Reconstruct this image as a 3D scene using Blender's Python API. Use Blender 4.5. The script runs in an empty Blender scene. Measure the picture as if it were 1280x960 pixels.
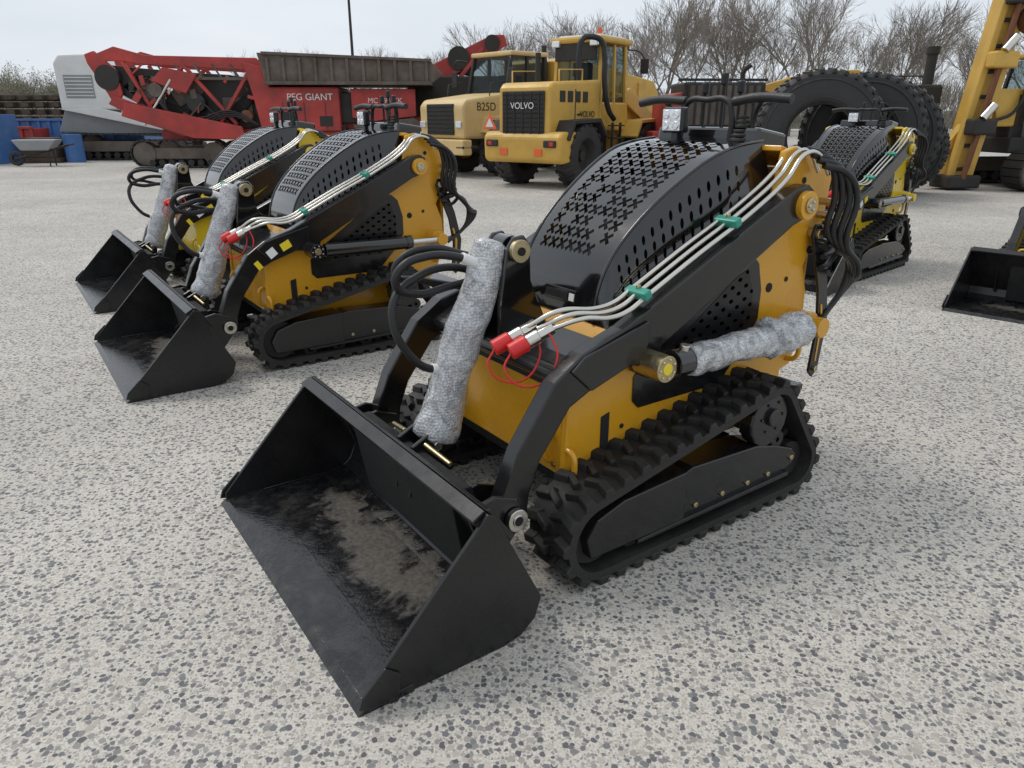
import bpy, bmesh, math, random
from mathutils import Vector, Matrix, Euler, noise
random.seed(7)
scene=bpy.context.scene
V=Vector
# ---------------------------------------------------------------- materials
def newmat(name):
    m=bpy.data.materials.new(name); m.use_nodes=True
    nt=m.node_tree; b=nt.nodes['Principled BSDF']
    return m,nt,b
def paint(name,col,rough=.35,metal=0.0,var=.12,dust=0.0,dustcol=(.35,.31,.25),coat=0.0,scale=4.0,bump=0.0,bscale=60):
    m,nt,b=newmat(name); N=nt.nodes; Lk=nt.links
    tc=N.new('ShaderNodeTexCoord')
    n1=N.new('ShaderNodeTexNoise'); n1.inputs['Scale'].default_value=scale; n1.inputs['Detail'].default_value=6; n1.inputs['Roughness'].default_value=.65
    Lk.new(tc.outputs['Object'],n1.inputs['Vector'])
    mr=N.new('ShaderNodeMapRange'); mr.inputs['From Min'].default_value=.3; mr.inputs['From Max'].default_value=.7
    mr.inputs['To Min'].default_value=1-var; mr.inputs['To Max'].default_value=1+var
    Lk.new(n1.outputs['Fac'],mr.inputs['Value'])
    mul=N.new('ShaderNodeVectorMath'); mul.operation='SCALE'; mul.inputs[0].default_value=col
    Lk.new(mr.outputs[0],mul.inputs['Scale'])
    src=mul.outputs[0]
    n2=N.new('ShaderNodeTexNoise'); n2.inputs['Scale'].default_value=scale*2.3; n2.inputs['Detail'].default_value=8; n2.inputs['Roughness'].default_value=.7
    Lk.new(tc.outputs['Object'],n2.inputs['Vector'])
    if dust>0:
        mr2=N.new('ShaderNodeMapRange'); mr2.inputs['From Min'].default_value=.45; mr2.inputs['From Max'].default_value=.75
        mr2.inputs['To Min'].default_value=dust*.25; mr2.inputs['To Max'].default_value=dust
        Lk.new(n2.outputs['Fac'],mr2.inputs['Value'])
        mx=N.new('ShaderNodeMixRGB'); mx.inputs['Color2'].default_value=(*dustcol,1)
        Lk.new(mr2.outputs[0],mx.inputs['Fac']); Lk.new(src,mx.inputs['Color1']); src=mx.outputs[0]
    Lk.new(src,b.inputs['Base Color'])
    mr3=N.new('ShaderNodeMapRange'); mr3.inputs['From Min'].default_value=.3; mr3.inputs['From Max'].default_value=.7
    mr3.inputs['To Min'].default_value=max(.03,rough*.75); mr3.inputs['To Max'].default_value=min(1,rough*1.35)
    Lk.new(n2.outputs['Fac'],mr3.inputs['Value']); Lk.new(mr3.outputs[0],b.inputs['Roughness'])
    b.inputs['Metallic'].default_value=metal
    if coat: b.inputs['Coat Weight'].default_value=coat; b.inputs['Coat Roughness'].default_value=.06
    if bump:
        n3=N.new('ShaderNodeTexNoise'); n3.inputs['Scale'].default_value=bscale; n3.inputs['Detail'].default_value=4
        Lk.new(tc.outputs['Object'],n3.inputs['Vector'])
        bp=N.new('ShaderNodeBump'); bp.inputs['Strength'].default_value=bump; bp.inputs['Distance'].default_value=.01
        Lk.new(n3.outputs['Fac'],bp.inputs['Height']); Lk.new(bp.outputs[0],b.inputs['Normal'])
    return m
M={}
M['orange']=paint('yellow_paint',(.66,.325,.014),.27,var=.05,dust=.03,coat=.3,scale=3)
M['lemon']=paint('lemon_paint',(.80,.56,.015),.3,var=.05,dust=.04,coat=.3,scale=3)
M['black']=paint('gloss_black',(.007,.007,.008),.11,var=.2,dust=.01,coat=.7,bump=.012,bscale=7)
M['blackarm']=paint('arm_black',(.008,.008,.009),.21,var=.2,dust=.018,coat=.2)
M['bucket']=paint('bucket_black',(.008,.008,.009),.27,var=.3,dust=.022,bump=.05,bscale=14)
M['rubber']=paint('track_rubber',(.014,.0135,.013),.6,var=.25,dust=.12,dustcol=(.12,.105,.085),bump=.25,bscale=70)
M['tire']=paint('tire_rubber',(.020,.020,.021),.6,var=.3,dust=.2,dustcol=(.10,.09,.08),scale=2,bump=.3,bscale=30)
M['hose']=paint('hose_rubber',(.010,.010,.011),.4,var=.2,bump=.2,bscale=250)
M['steel']=paint('bright_steel',(.62,.60,.55),.25,metal=1,var=.1)
M['zinc']=paint('zinc_passivated',(.50,.42,.25),.35,metal=1,var=.2,scale=30)
M['red']=paint('red_cap',(.62,.02,.02),.35,var=.05)
M['teal']=paint('teal_clamp',(.03,.28,.20),.4,var=.05)
M['dark']=paint('dark_inside',(.008,.008,.008),.8,var=.2)
M['redmc']=paint('red_machine_paint',(.42,.028,.024),.55,var=.4,dust=.55,dustcol=(.15,.085,.065),scale=1.1)
M['rust']=paint('rusty_grey_steel',(.12,.105,.09),.75,var=.45,dust=.5,dustcol=(.11,.05,.025),scale=1.5)
M['dirtyblack']=paint('dirty_black',(.018,.017,.016),.65,var=.3,dust=.25,dustcol=(.10,.08,.06),scale=1.5)
M['mcyellow']=paint('machine_yellow',(.62,.37,.06),.45,var=.14,dust=.26,dustcol=(.30,.22,.12),scale=1.5)
M['beige']=paint('faded_yellow_beige',(.66,.47,.20),.45,var=.12,dust=.2,scale=1.5)
M['white']=paint('white_paint',(.70,.70,.68),.45,var=.08,dust=.12,scale=1.5)
M['grey']=paint('grey_paint',(.25,.26,.27),.5,var=.12,dust=.15,scale=1.5)
M['blue']=paint('blue_paint',(.03,.13,.36),.5,var=.2,dust=.25,scale=1.5)
M['wood']=paint('weathered_wood',(.07,.05,.035),.85,var=.4,scale=3)
M['brown']=paint('rust_brown',(.16,.06,.025),.7,var=.3,scale=2)
M['bark']=paint('bark',(.17,.145,.12),.9,var=.25,scale=2)
M['twig']=paint('twig',(.22,.19,.16),.9,var=.3,scale=2)
M['budgreen']=paint('spring_foliage',(.16,.17,.085),.85,var=.35,scale=2)
M['sticker']=paint('sticker_white',(.8,.8,.78),.4,var=.02)
M['stickery']=paint('sticker_yellow',(.8,.62,.03),.4,var=.02)
M['orangesign']=paint('reflector_orange',(.75,.12,.03),.4,var=.03)
m,nt,b=newmat('cab_glass'); b.inputs['Base Color'].default_value=(.03,.04,.045,1); b.inputs['Roughness'].default_value=.04
tr=nt.nodes.new('ShaderNodeBsdfTransparent'); tr.inputs['Color'].default_value=(.72,.80,.80,1); ms=nt.nodes.new('ShaderNodeMixShader'); ms.inputs[0].default_value=.32
nt.links.new(tr.outputs[0],ms.inputs[1]); nt.links.new(b.outputs[0],ms.inputs[2]); nt.links.new(ms.outputs[0],nt.nodes['Material Output'].inputs['Surface']); M['glass']=m
m,nt,b=newmat('lens'); b.inputs['Base Color'].default_value=(.75,.77,.8,1); b.inputs['Roughness'].default_value=.12; b.inputs['Metallic'].default_value=.6
v=nt.nodes.new('ShaderNodeTexVoronoi'); v.inputs['Scale'].default_value=60; tc=nt.nodes.new('ShaderNodeTexCoord'); nt.links.new(tc.outputs['Object'],v.inputs['Vector'])
bp=nt.nodes.new('ShaderNodeBump'); bp.inputs['Strength'].default_value=.8; nt.links.new(v.outputs['Distance'],bp.inputs['Height']); nt.links.new(bp.outputs[0],b.inputs['Normal']); M['lens']=m
# bubble wrap
m,nt,b=newmat('bubble_wrap'); N=nt.nodes; Lk=nt.links
b.inputs['Roughness'].default_value=.2; b.inputs['Coat Weight'].default_value=.7; b.inputs['Coat Roughness'].default_value=.08
tc=N.new('ShaderNodeTexCoord'); vo=N.new('ShaderNodeTexVoronoi'); vo.inputs['Scale'].default_value=105; vo.inputs['Randomness'].default_value=.55
Lk.new(tc.outputs['Object'],vo.inputs['Vector'])
ns=N.new('ShaderNodeTexNoise'); ns.inputs['Scale'].default_value=16; ns.inputs['Detail'].default_value=4; ns.inputs['Distortion'].default_value=1.6
Lk.new(tc.outputs['Object'],ns.inputs['Vector'])
cr=N.new('ShaderNodeValToRGB'); cr.color_ramp.elements[0].position=.3; cr.color_ramp.elements[0].color=(.30,.305,.31,1); cr.color_ramp.elements[1].position=.62; cr.color_ramp.elements[1].color=(.74,.75,.76,1)
Lk.new(ns.outputs['Fac'],cr.inputs[0])
mx=N.new('ShaderNodeMixRGB'); mx.blend_type='MULTIPLY'; mx.inputs['Fac'].default_value=.6
cr2=N.new('ShaderNodeValToRGB'); cr2.color_ramp.elements[0].position=.25; cr2.color_ramp.elements[0].color=(1,1,1,1); cr2.color_ramp.elements[1].position=.6; cr2.color_ramp.elements[1].color=(.42,.43,.45,1)
Lk.new(vo.outputs['Distance'],cr2.inputs[0]); Lk.new(cr.outputs[0],mx.inputs['Color1']); Lk.new(cr2.outputs[0],mx.inputs['Color2']); Lk.new(mx.outputs[0],b.inputs['Base Color'])
ma=N.new('ShaderNodeMath'); ma.operation='MULTIPLY'; ma.inputs[1].default_value=-.6; Lk.new(vo.outputs['Distance'],ma.inputs[0])
ad=N.new('ShaderNodeMath'); ad.operation='ADD'; Lk.new(ma.outputs[0],ad.inputs[0]); Lk.new(ns.outputs['Fac'],ad.inputs[1])
bp=N.new('ShaderNodeBump'); bp.inputs['Strength'].default_value=.8; bp.inputs['Distance'].default_value=.008; Lk.new(ad.outputs[0],bp.inputs['Height']); Lk.new(bp.outputs[0],b.inputs['Normal'])
M['wrap']=m
# bucket floor with mud + wet
m,nt,b=newmat('bucket_floor_dirt'); N=nt.nodes; Lk=nt.links
tc=N.new('ShaderNodeTexCoord'); sp=N.new('ShaderNodeSeparateXYZ'); Lk.new(tc.outputs['Object'],sp.inputs[0])
ns=N.new('ShaderNodeTexNoise'); ns.inputs['Scale'].default_value=7; ns.inputs['Detail'].default_value=10; ns.inputs['Roughness'].default_value=.68; ns.inputs['Distortion'].default_value=.3; Lk.new(tc.outputs['Object'],ns.inputs['Vector'])
def mth(op,a,bv=None):
    n=N.new('ShaderNodeMath'); n.operation=op
    for i,q in enumerate((a,bv)):
        if q is None: continue
        if isinstance(q,(int,float)): n.inputs[i].default_value=q
        else: Lk.new(q,n.inputs[i])
    return n.outputs[0]
dx=mth('DIVIDE',mth('ADD',sp.outputs['X'],.34),.14); dy=mth('DIVIDE',mth('ADD',sp.outputs['Y'],-.02),.50)
r2=mth('ADD',mth('MULTIPLY',dx,dx),mth('POWER',mth('ABSOLUTE',dy),3.0))
val=mth('ADD',mth('SUBTRACT',.85,r2),mth('MULTIPLY',mth('SUBTRACT',ns.outputs['Fac'],.5),5.0))
mr=N.new('ShaderNodeMapRange'); mr.inputs['From Min'].default_value=.0; mr.inputs['From Max'].default_value=.6; Lk.new(val,mr.inputs['Value'])
ns2=N.new('ShaderNodeTexNoise'); ns2.inputs['Scale'].default_value=70; ns2.inputs['Detail'].default_value=8; Lk.new(tc.outputs['Object'],ns2.inputs['Vector'])
crd=N.new('ShaderNodeValToRGB'); crd.color_ramp.elements[0].position=.3; crd.color_ramp.elements[0].color=(.050,.045,.038,1); crd.color_ramp.elements[1].position=.7; crd.color_ramp.elements[1].color=(.118,.104,.085,1); Lk.new(ns2.outputs['Fac'],crd.inputs[0])
ns3=N.new('ShaderNodeTexNoise'); ns3.inputs['Scale'].default_value=17; ns3.inputs['Detail'].default_value=9; ns3.inputs['Roughness'].default_value=.75; Lk.new(tc.outputs['Object'],ns3.inputs['Vector'])
crb=N.new('ShaderNodeValToRGB'); crb.color_ramp.elements[0].position=.45; crb.color_ramp.elements[0].color=(.009,.009,.010,1); crb.color_ramp.elements[1].position=.75; crb.color_ramp.elements[1].color=(.055,.052,.047,1); Lk.new(ns3.outputs['Fac'],crb.inputs[0])
mx=N.new('ShaderNodeMixRGB'); Lk.new(mr.outputs[0],mx.inputs['Fac']); Lk.new(crb.outputs[0],mx.inputs['Color1']); Lk.new(crd.outputs[0],mx.inputs['Color2']); Lk.new(mx.outputs[0],b.inputs['Base Color'])
rr=N.new('ShaderNodeMapRange'); rr.inputs['To Min'].default_value=.10; rr.inputs['To Max'].default_value=.7; Lk.new(mr.outputs[0],rr.inputs['Value'])
rn=mth('ADD',rr.outputs[0],mth('MULTIPLY',mth('SUBTRACT',ns3.outputs['Fac'],.45),.7)); Lk.new(rn,b.inputs['Roughness'])
bp=N.new('ShaderNodeBump'); bp.inputs['Strength'].default_value=.3; bp.inputs['Distance'].default_value=.005; Lk.new(mth('ADD',mr.outputs[0],ns2.outputs['Fac']),bp.inputs['Height']); Lk.new(bp.outputs[0],b.inputs['Normal'])
M['bfloor']=m
# perforated insert
m,nt,b=newmat('perforated_black'); N=nt.nodes; Lk=nt.links
tc=N.new('ShaderNodeTexCoord'); vo=N.new('ShaderNodeTexVoronoi'); vo.inputs['Scale'].default_value=19; vo.inputs['Randomness'].default_value=0
mp=N.new('ShaderNodeMapping'); mp.inputs['Rotation'].default_value=(0,.8,0); mp.inputs['Scale'].default_value=(1,0,1.5); Lk.new(tc.outputs['Object'],mp.inputs['Vector']); Lk.new(mp.outputs[0],vo.inputs['Vector'])
mr=N.new('ShaderNodeMapRange'); mr.inputs['From Min'].default_value=.20; mr.inputs['From Max'].default_value=.23; Lk.new(vo.outputs['Distance'],mr.inputs['Value'])
mx=N.new('ShaderNodeMixRGB'); mx.inputs['Color1'].default_value=(.001,.001,.001,1); mx.inputs['Color2'].default_value=(.010,.010,.011,1); Lk.new(mr.outputs[0],mx.inputs['Fac']); Lk.new(mx.outputs[0],b.inputs['Base Color'])
rr=N.new('ShaderNodeMapRange'); rr.inputs['To Min'].default_value=1; rr.inputs['To Max'].default_value=.2; Lk.new(mr.outputs[0],rr.inputs['Value']); Lk.new(rr.outputs[0],b.inputs['Roughness']); Lk.new(mth('MULTIPLY',mr.outputs[0],.4),b.inputs['Specular IOR Level'])
M['perf']=m

# ---------------------------------------------------------------- helpers
PAR=[None]
def group(name,loc=(0,0,0),rotz=0,scale=1):
    e=bpy.data.objects.new(name,None); scene.collection.objects.link(e); e.empty_display_size=.2
    e.location=loc; e.rotation_euler=(0,0,rotz); e.scale=(scale,)*3; PAR[0]=e; return e
def addobj(name,data,mat=None,bev=0,smooth=False,seg=2):
    o=bpy.data.objects.new(name,data); scene.collection.objects.link(o)
    if mat is not None: data.materials.append(M[mat] if isinstance(mat,str) else mat)
    if PAR[0] is not None: o.parent=PAR[0]
    if bev:
        md=o.modifiers.new('bevel','BEVEL'); md.width=bev; md.segments=seg; md.limit_method='ANGLE'; md.angle_limit=math.radians(35)
    return o
def mesh(name,verts,faces,mat,bev=0,smooth=False,fix=True):
    me=bpy.data.meshes.new(name); me.from_pydata([tuple(v) for v in verts],[],faces)
    if fix:
        bm=bmesh.new(); bm.from_mesh(me); bmesh.ops.recalc_face_normals(bm,faces=bm.faces); bm.to_mesh(me); bm.free()
    if smooth:
        for p in me.polygons: p.use_smooth=True
        try: me.set_sharp_from_angle(angle=math.radians(38))
        except Exception: pass
    return addobj(name,me,mat,bev)
def box(name,c,s,mat,bev=.006,rot=None):
    c=V(c); vs=[]
    R=Euler(rot).to_matrix() if rot else Matrix.Identity(3)
    for x in(-.5,.5):
        for y in(-.5,.5):
            for z in(-.5,.5): vs.append(c+R@V((x*s[0],y*s[1],z*s[2])))
    f=[(0,1,3,2),(4,6,7,5),(0,4,5,1),(2,3,7,6),(0,2,6,4),(1,5,7,3)]
    return mesh(name,vs,f,mat,bev)
def prism(name,pts,y0,y1,mat,bev=.005):
    n=len(pts); vs=[V((p[0],y0,p[1])) for p in pts]+[V((p[0],y1,p[1])) for p in pts]
    f=[tuple(range(n)),tuple(range(n,2*n))]+[(i,(i+1)%n,n+(i+1)%n,n+i) for i in range(n)]
    return mesh(name,vs,f,mat,bev)
def frame(d):
    d=d.normalized(); a=V((0,0,1)) if abs(d.z)<.95 else V((1,0,0))
    s=d.cross(a).normalized(); u=s.cross(d).normalized(); return s,u
def cyl(name,p1,p2,r,mat,n=24,r2=None,bev=.002):
    p1=V(p1);p2=V(p2); s,u=frame(p2-p1); r2=r if r2 is None else r2
    vs=[];
    for p,rr in((p1,r),(p2,r2)):
        for i in range(n):
            a=2*math.pi*i/n; vs.append(p+s*rr*math.cos(a)+u*rr*math.sin(a))
    f=[tuple(range(n)),tuple(range(n,2*n))]+[(i,(i+1)%n,n+(i+1)%n,n+i) for i in range(n)]
    return mesh(name,vs,f,mat,bev,smooth=True)
def beam(name,p1,p2,w,h,mat,bev=.006,up=None):
    p1=V(p1);p2=V(p2); s,u=frame(p2-p1)
    vs=[p+s*a*w/2+u*b_*h/2 for p in(p1,p2) for a,b_ in((-1,-1),(1,-1),(1,1),(-1,1))]
    return mesh(name,vs,[(0,1,2,3),(4,5,6,7),(0,1,5,4),(1,2,6,5),(2,3,7,6),(3,0,4,7)],mat,bev)
def tube(name,pts,r,mat,cyclic=False,hard=False):
    c=bpy.data.curves.new(name,'CURVE'); c.dimensions='3D'; c.bevel_depth=r; c.bevel_resolution=4; c.resolution_u=8; c.use_fill_caps=True
    s=c.splines.new('BEZIER'); s.bezier_points.add(len(pts)-1); s.use_cyclic_u=cyclic
    for bp_,p in zip(s.bezier_points,pts):
        bp_.co=p; h='VECTOR' if hard else 'AUTO'; bp_.handle_left_type=h; bp_.handle_right_type=h
    return addobj(name,c,mat)
def text(name,body,loc,rot,size,mat,extr=.002):
    c=bpy.data.curves.new(name,'FONT'); c.body=body; c.size=size; c.extrude=extr; c.align_x='CENTER'; c.align_y='CENTER'
    o=addobj(name,c,mat); o.location=loc; o.rotation_euler=rot; return o
def lathe(name,prof,c,mat,n=48,axis='y'):
    vs=[];f=[];k=len(prof); c=V(c)
    for i in range(n):
        a=2*math.pi*i/n
        for (ax,r) in prof: vs.append(c+V((r*math.cos(a),ax,r*math.sin(a))))
    for i in range(n):
        j=(i+1)%n
        for q in range(k-1): f.append((i*k+q,j*k+q,j*k+q+1,i*k+q+1))
    return mesh(name,vs,f,mat,0,smooth=True)
def tire(name,c,R,w,ri,mat='tire',lugs=24,lh=.04,rim='mcyellow'):
    h=w/2
    prof=[(-h*.75,ri),(-h*.95,ri+(R-ri)*.12),(-h,ri+(R-ri)*.5),(-h*.95,R*.93),(-h*.8,R*.985),(-h*.3,R),(h*.3,R),(h*.8,R*.985),(h*.95,R*.93),(h,ri+(R-ri)*.5),(h*.95,ri+(R-ri)*.12),(h*.75,ri)]
    lathe(name,prof,c,mat)
    vs=[];fs=[];c=V(c)
    for side in(-1,1):
        for i in range(lugs):
            a=2*math.pi*(i+(.5 if side>0 else 0))/lugs
            er=V((math.cos(a),0,math.sin(a))); et=V((-math.sin(a),0,math.cos(a)))
            th=math.pi*R/lugs*.62
            b0=len(vs)
            for (yy,off,rr) in((.03,.9,R),(h*1.0,-.1,R*.965)):
                for tt in(-th/2,th/2):
                    for q in(-.02*R,lh):
                        vs.append(c+er*(rr+q)+et*(tt+off*th)+V((0,side*yy,0)))
            fs+= [(b0+0,b0+1,b0+3,b0+2),(b0+4,b0+6,b0+7,b0+5),(b0,b0+4,b0+5,b0+1),(b0+2,b0+3,b0+7,b0+6),(b0+1,b0+5,b0+7,b0+3),(b0,b0+2,b0+6,b0+4)]
    mesh(name+'_tread',vs,fs,mat,0)
    if rim:
        lathe(name+'_rim',[(-h*.75,ri*1.02),(-h*.6,ri*.93),(-h*.2,ri*.8),(-h*.15,ri*.35),(-h*.45,ri*.33),(-h*.45,.001)],c,rim,32)
        lathe(name+'_rim_b',[(h*.75,ri*1.02),(h*.6,ri*.93),(h*.2,ri*.8),(h*.15,ri*.35),(h*.45,ri*.33),(h*.45,.001)],c,rim,32)

# ---------------------------------------------------------------- track path
def track_path(circ,step):
    n=len(circ); segs=[]
    for i in range(n):
        c1,r1=V(circ[i][:2]),circ[i][2]; c2,r2=V(circ[(i+1)%n][:2]),circ[(i+1)%n][2]
        d=c2-c1; D=d.length; ph=math.atan2(d.y,d.x); th=ph-math.acos((r1-r2)/D); segs.append(th)
    pts=[]
    for i in range(n):
        c,r=V(circ[i][:2]),circ[i][2]; a0=segs[i-1]; a1=segs[i]
        while a1<a0: a1+=2*math.pi
        k=max(2,int((a1-a0)/.06))
        for j in range(k+1):
            a=a0+(a1-a0)*j/k; pts.append((c.x+r*math.cos(a),c.y+r*math.sin(a)))
    L=[0]
    P=pts+[pts[0]]
    for i in range(len(pts)): L.append(L[-1]+math.dist(P[i],P[i+1]))
    tot=L[-1]; m=int(round(tot/step)); m-=m%4; out=[]
    i=0
    for k in range(m):
        s=tot*k/m
        while L[i+1]<s: i+=1
        t=(s-L[i])/max(1e-9,L[i+1]-L[i]); out.append((P[i][0]+(P[i+1][0]-P[i][0])*t,P[i][1]+(P[i+1][1]-P[i][1])*t))
    res=[]
    for k in range(m):
        a=V(out[k-1]); b_=V(out[(k+1)%m]); t=(b_-a).normalized(); res.append((V(out[k]),t,V((t.y,-t.x))))
    return res
def track(name,circ,yc,hw,mat='rubber',th=.028,lug=.024,pitch=.0195,every=4):
    P=track_path(circ,pitch); m=len(P)
    vs=[];fs=[]
    for p,t,n in P:
        q=p-n*th
        vs+=[V((p.x,yc-hw,p.y)),V((p.x,yc+hw,p.y)),V((q.x,yc+hw,q.y)),V((q.x,yc-hw,q.y))]
    for i in range(m):
        j=(i+1)%m
        for k in range(4): fs.append((i*4+k,i*4+(k+1)%4,j*4+(k+1)%4,j*4+k))
    mesh(name+'_belt',vs,fs,mat,0,smooth=True)
    vs=[];fs=[]
    def lugbox(p,t,n,y0,y1,o0,o1,w,h,base=-.003):
        b0=len(vs)
        for (yy,o) in((y0,o0),(y1,o1)):
            for (tt,nn) in((-w/2,base),(w/2,base),(w/2*.62,h),(-w/2*.62,h)):
                q=p+t*(tt+o)+n*nn; vs.append(V((q.x,yc+yy,q.y)))
        fs.extend([(b0,b0+1,b0+2,b0+3),(b0+4,b0+5,b0+6,b0+7)]+[(b0+k,b0+(k+1)%4,b0+4+(k+1)%4,b0+4+k) for k in range(4)])
    half=every//2
    for k in range(0,m-1,every):
        p,t,n=P[k]; lugbox(p,t,n,.01*hw,hw*.55,-.012,.010,.034,lug); lugbox(p,t,n,hw*.5,hw*1.04,.008,-.006,.048,lug*1.02)
        p,t,n=P[(k+half)%m]; lugbox(p,t,n,-.01*hw,-hw*.55,-.012,.010,.034,lug); lugbox(p,t,n,-hw*.5,-hw*1.04,.008,-.006,.048,lug*1.02)
        lugbox(P[k][0]-P[k][2]*th,P[k][1],-P[k][2],-hw*.16,hw*.16,0,0,.03,.03)
    mesh(name+'_lugs',vs,fs,mat,.004)

# ---------------------------------------------------------------- perforated panels
def perf(name,mapf,nu,nv,kind,mat,thick=.004):
    vs=[];fs=[];cache={}
    def vid(u,v):
        k=(round(u,4),round(v,4))
        if k not in cache: cache[k]=len(vs); vs.append(mapf(u/nu,v/nv))
        return cache[k]
    for i in range(nu):
        for j in range(nv):
            kd=kind(i,j,nu,nv)
            cx,cy=i+.5,j+.5
            C=[vid(i+1,j+1),vid(i,j+1),vid(i,j),vid(i+1,j)]
            E=[vid(i+1,j+.5),vid(i+.5,j+1),vid(i,j+.5),vid(i+.5,j)]
            if not kd:
                fs.append((E[0],C[0],E[1],C[1],E[2],C[2],E[3],C[3])); continue
            if kd=='x':
                tip=[];notch=[]
                for q in range(4):
                    a=math.radians(45+90*q); R=.53; w=.15
                    dx,dy=math.cos(a),math.sin(a)
                    tip.append((vid(cx+dx*R+dy*w,cy+dy*R-dx*w),vid(cx+dx*R-dy*w,cy+dy*R+dx*w)))
                    a=math.radians(90*q); notch.append(vid(cx+math.cos(a)*.17,cy+math.sin(a)*.17))
                for q in range(4):
                    fs.append((C[q],tip[q][0],tip[q][1]))
                    fs.append((E[q],notch[q],tip[q][0],C[q]))
                    fs.append((C[q],tip[q][1],notch[(q+1)%4],E[(q+1)%4]))
            else:
                a_,b_=kd; h=[]
                for q in range(8):
                    a=math.radians(45*q); h.append(vid(cx+math.cos(a)*a_,cy+math.sin(a)*b_))
                O=[E[0],C[0],E[1],C[1],E[2],C[2],E[3],C[3]]
                for q in range(8): fs.append((O[q],O[(q+1)%8],h[(q+1)%8],h[q]))
    o=mesh(name,vs,fs,mat,0,smooth=True)
    md=o.modifiers.new('thick','SOLIDIFY'); md.thickness=thick; md.offset=-1
    md=o.modifiers.new('split','EDGE_SPLIT'); md.split_angle=math.radians(40)
    return o
def curvef(pts):
    P=[V(p) for p in pts]; out=[]
    for i in range(len(P)-1):
        p0=P[max(0,i-1)];p1=P[i];p2=P[i+1];p3=P[min(len(P)-1,i+2)]
        for k in range(12):
            t=k/12; out.append(.5*((2*p1)+(p2-p0)*t+(2*p0-5*p1+4*p2-p3)*t*t+(3*p1-p0-3*p2+p3)*t**3))
    out.append(P[-1]); L=[0]
    for i in range(len(out)-1): L.append(L[-1]+(out[i+1]-out[i]).length)
    def f(s):
        s=max(0,min(1,s))*L[-1]; i=0
        while i<len(out)-2 and L[i+1]<s: i+=1
        t=(s-L[i])/max(1e-9,L[i+1]-L[i]); return out[i].lerp(out[i+1],t)
    return f

# ---------------------------------------------------------------- wrapped cylinder
def wrapped(name,p1,p2,r,seed=0,n=40,m=44,flare=.25,taper=0):
    p1=V(p1);p2=V(p2); s,u=frame(p2-p1); vs=[];fs=[]
    for j in range(m+1):
        t=j/m; e=min(t,1-t)
        for i in range(n):
            a=2*math.pi*i/n
            q=V((math.cos(a)*1.2,math.sin(a)*1.2,t*6+seed))
            d=noise.noise(q)*.13+noise.noise(q*2.5)*.06+noise.noise(q*6)*.025
            rr=r*(1-taper*t+d+ (flare*math.exp(-((t-.06)/.05)**2)) - (.35 if e<.015 else 0) + .07*math.sin(t*9+a+seed)+.035*max(0,math.sin(t*34+a*1.0)))
            vs.append(p1.lerp(p2,t)+s*rr*math.cos(a)+u*rr*math.sin(a))
    for j in range(m):
        for i in range(n): fs.append((j*n+i,j*n+(i+1)%n,(j+1)*n+(i+1)%n,(j+1)*n+i))
    fs.append(tuple(range(n))); fs.append(tuple(range(m*n,m*n+n)))
    o=mesh(name,vs,fs,'wrap',0,smooth=False)
    for p in o.data.polygons: p.use_smooth=True

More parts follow.
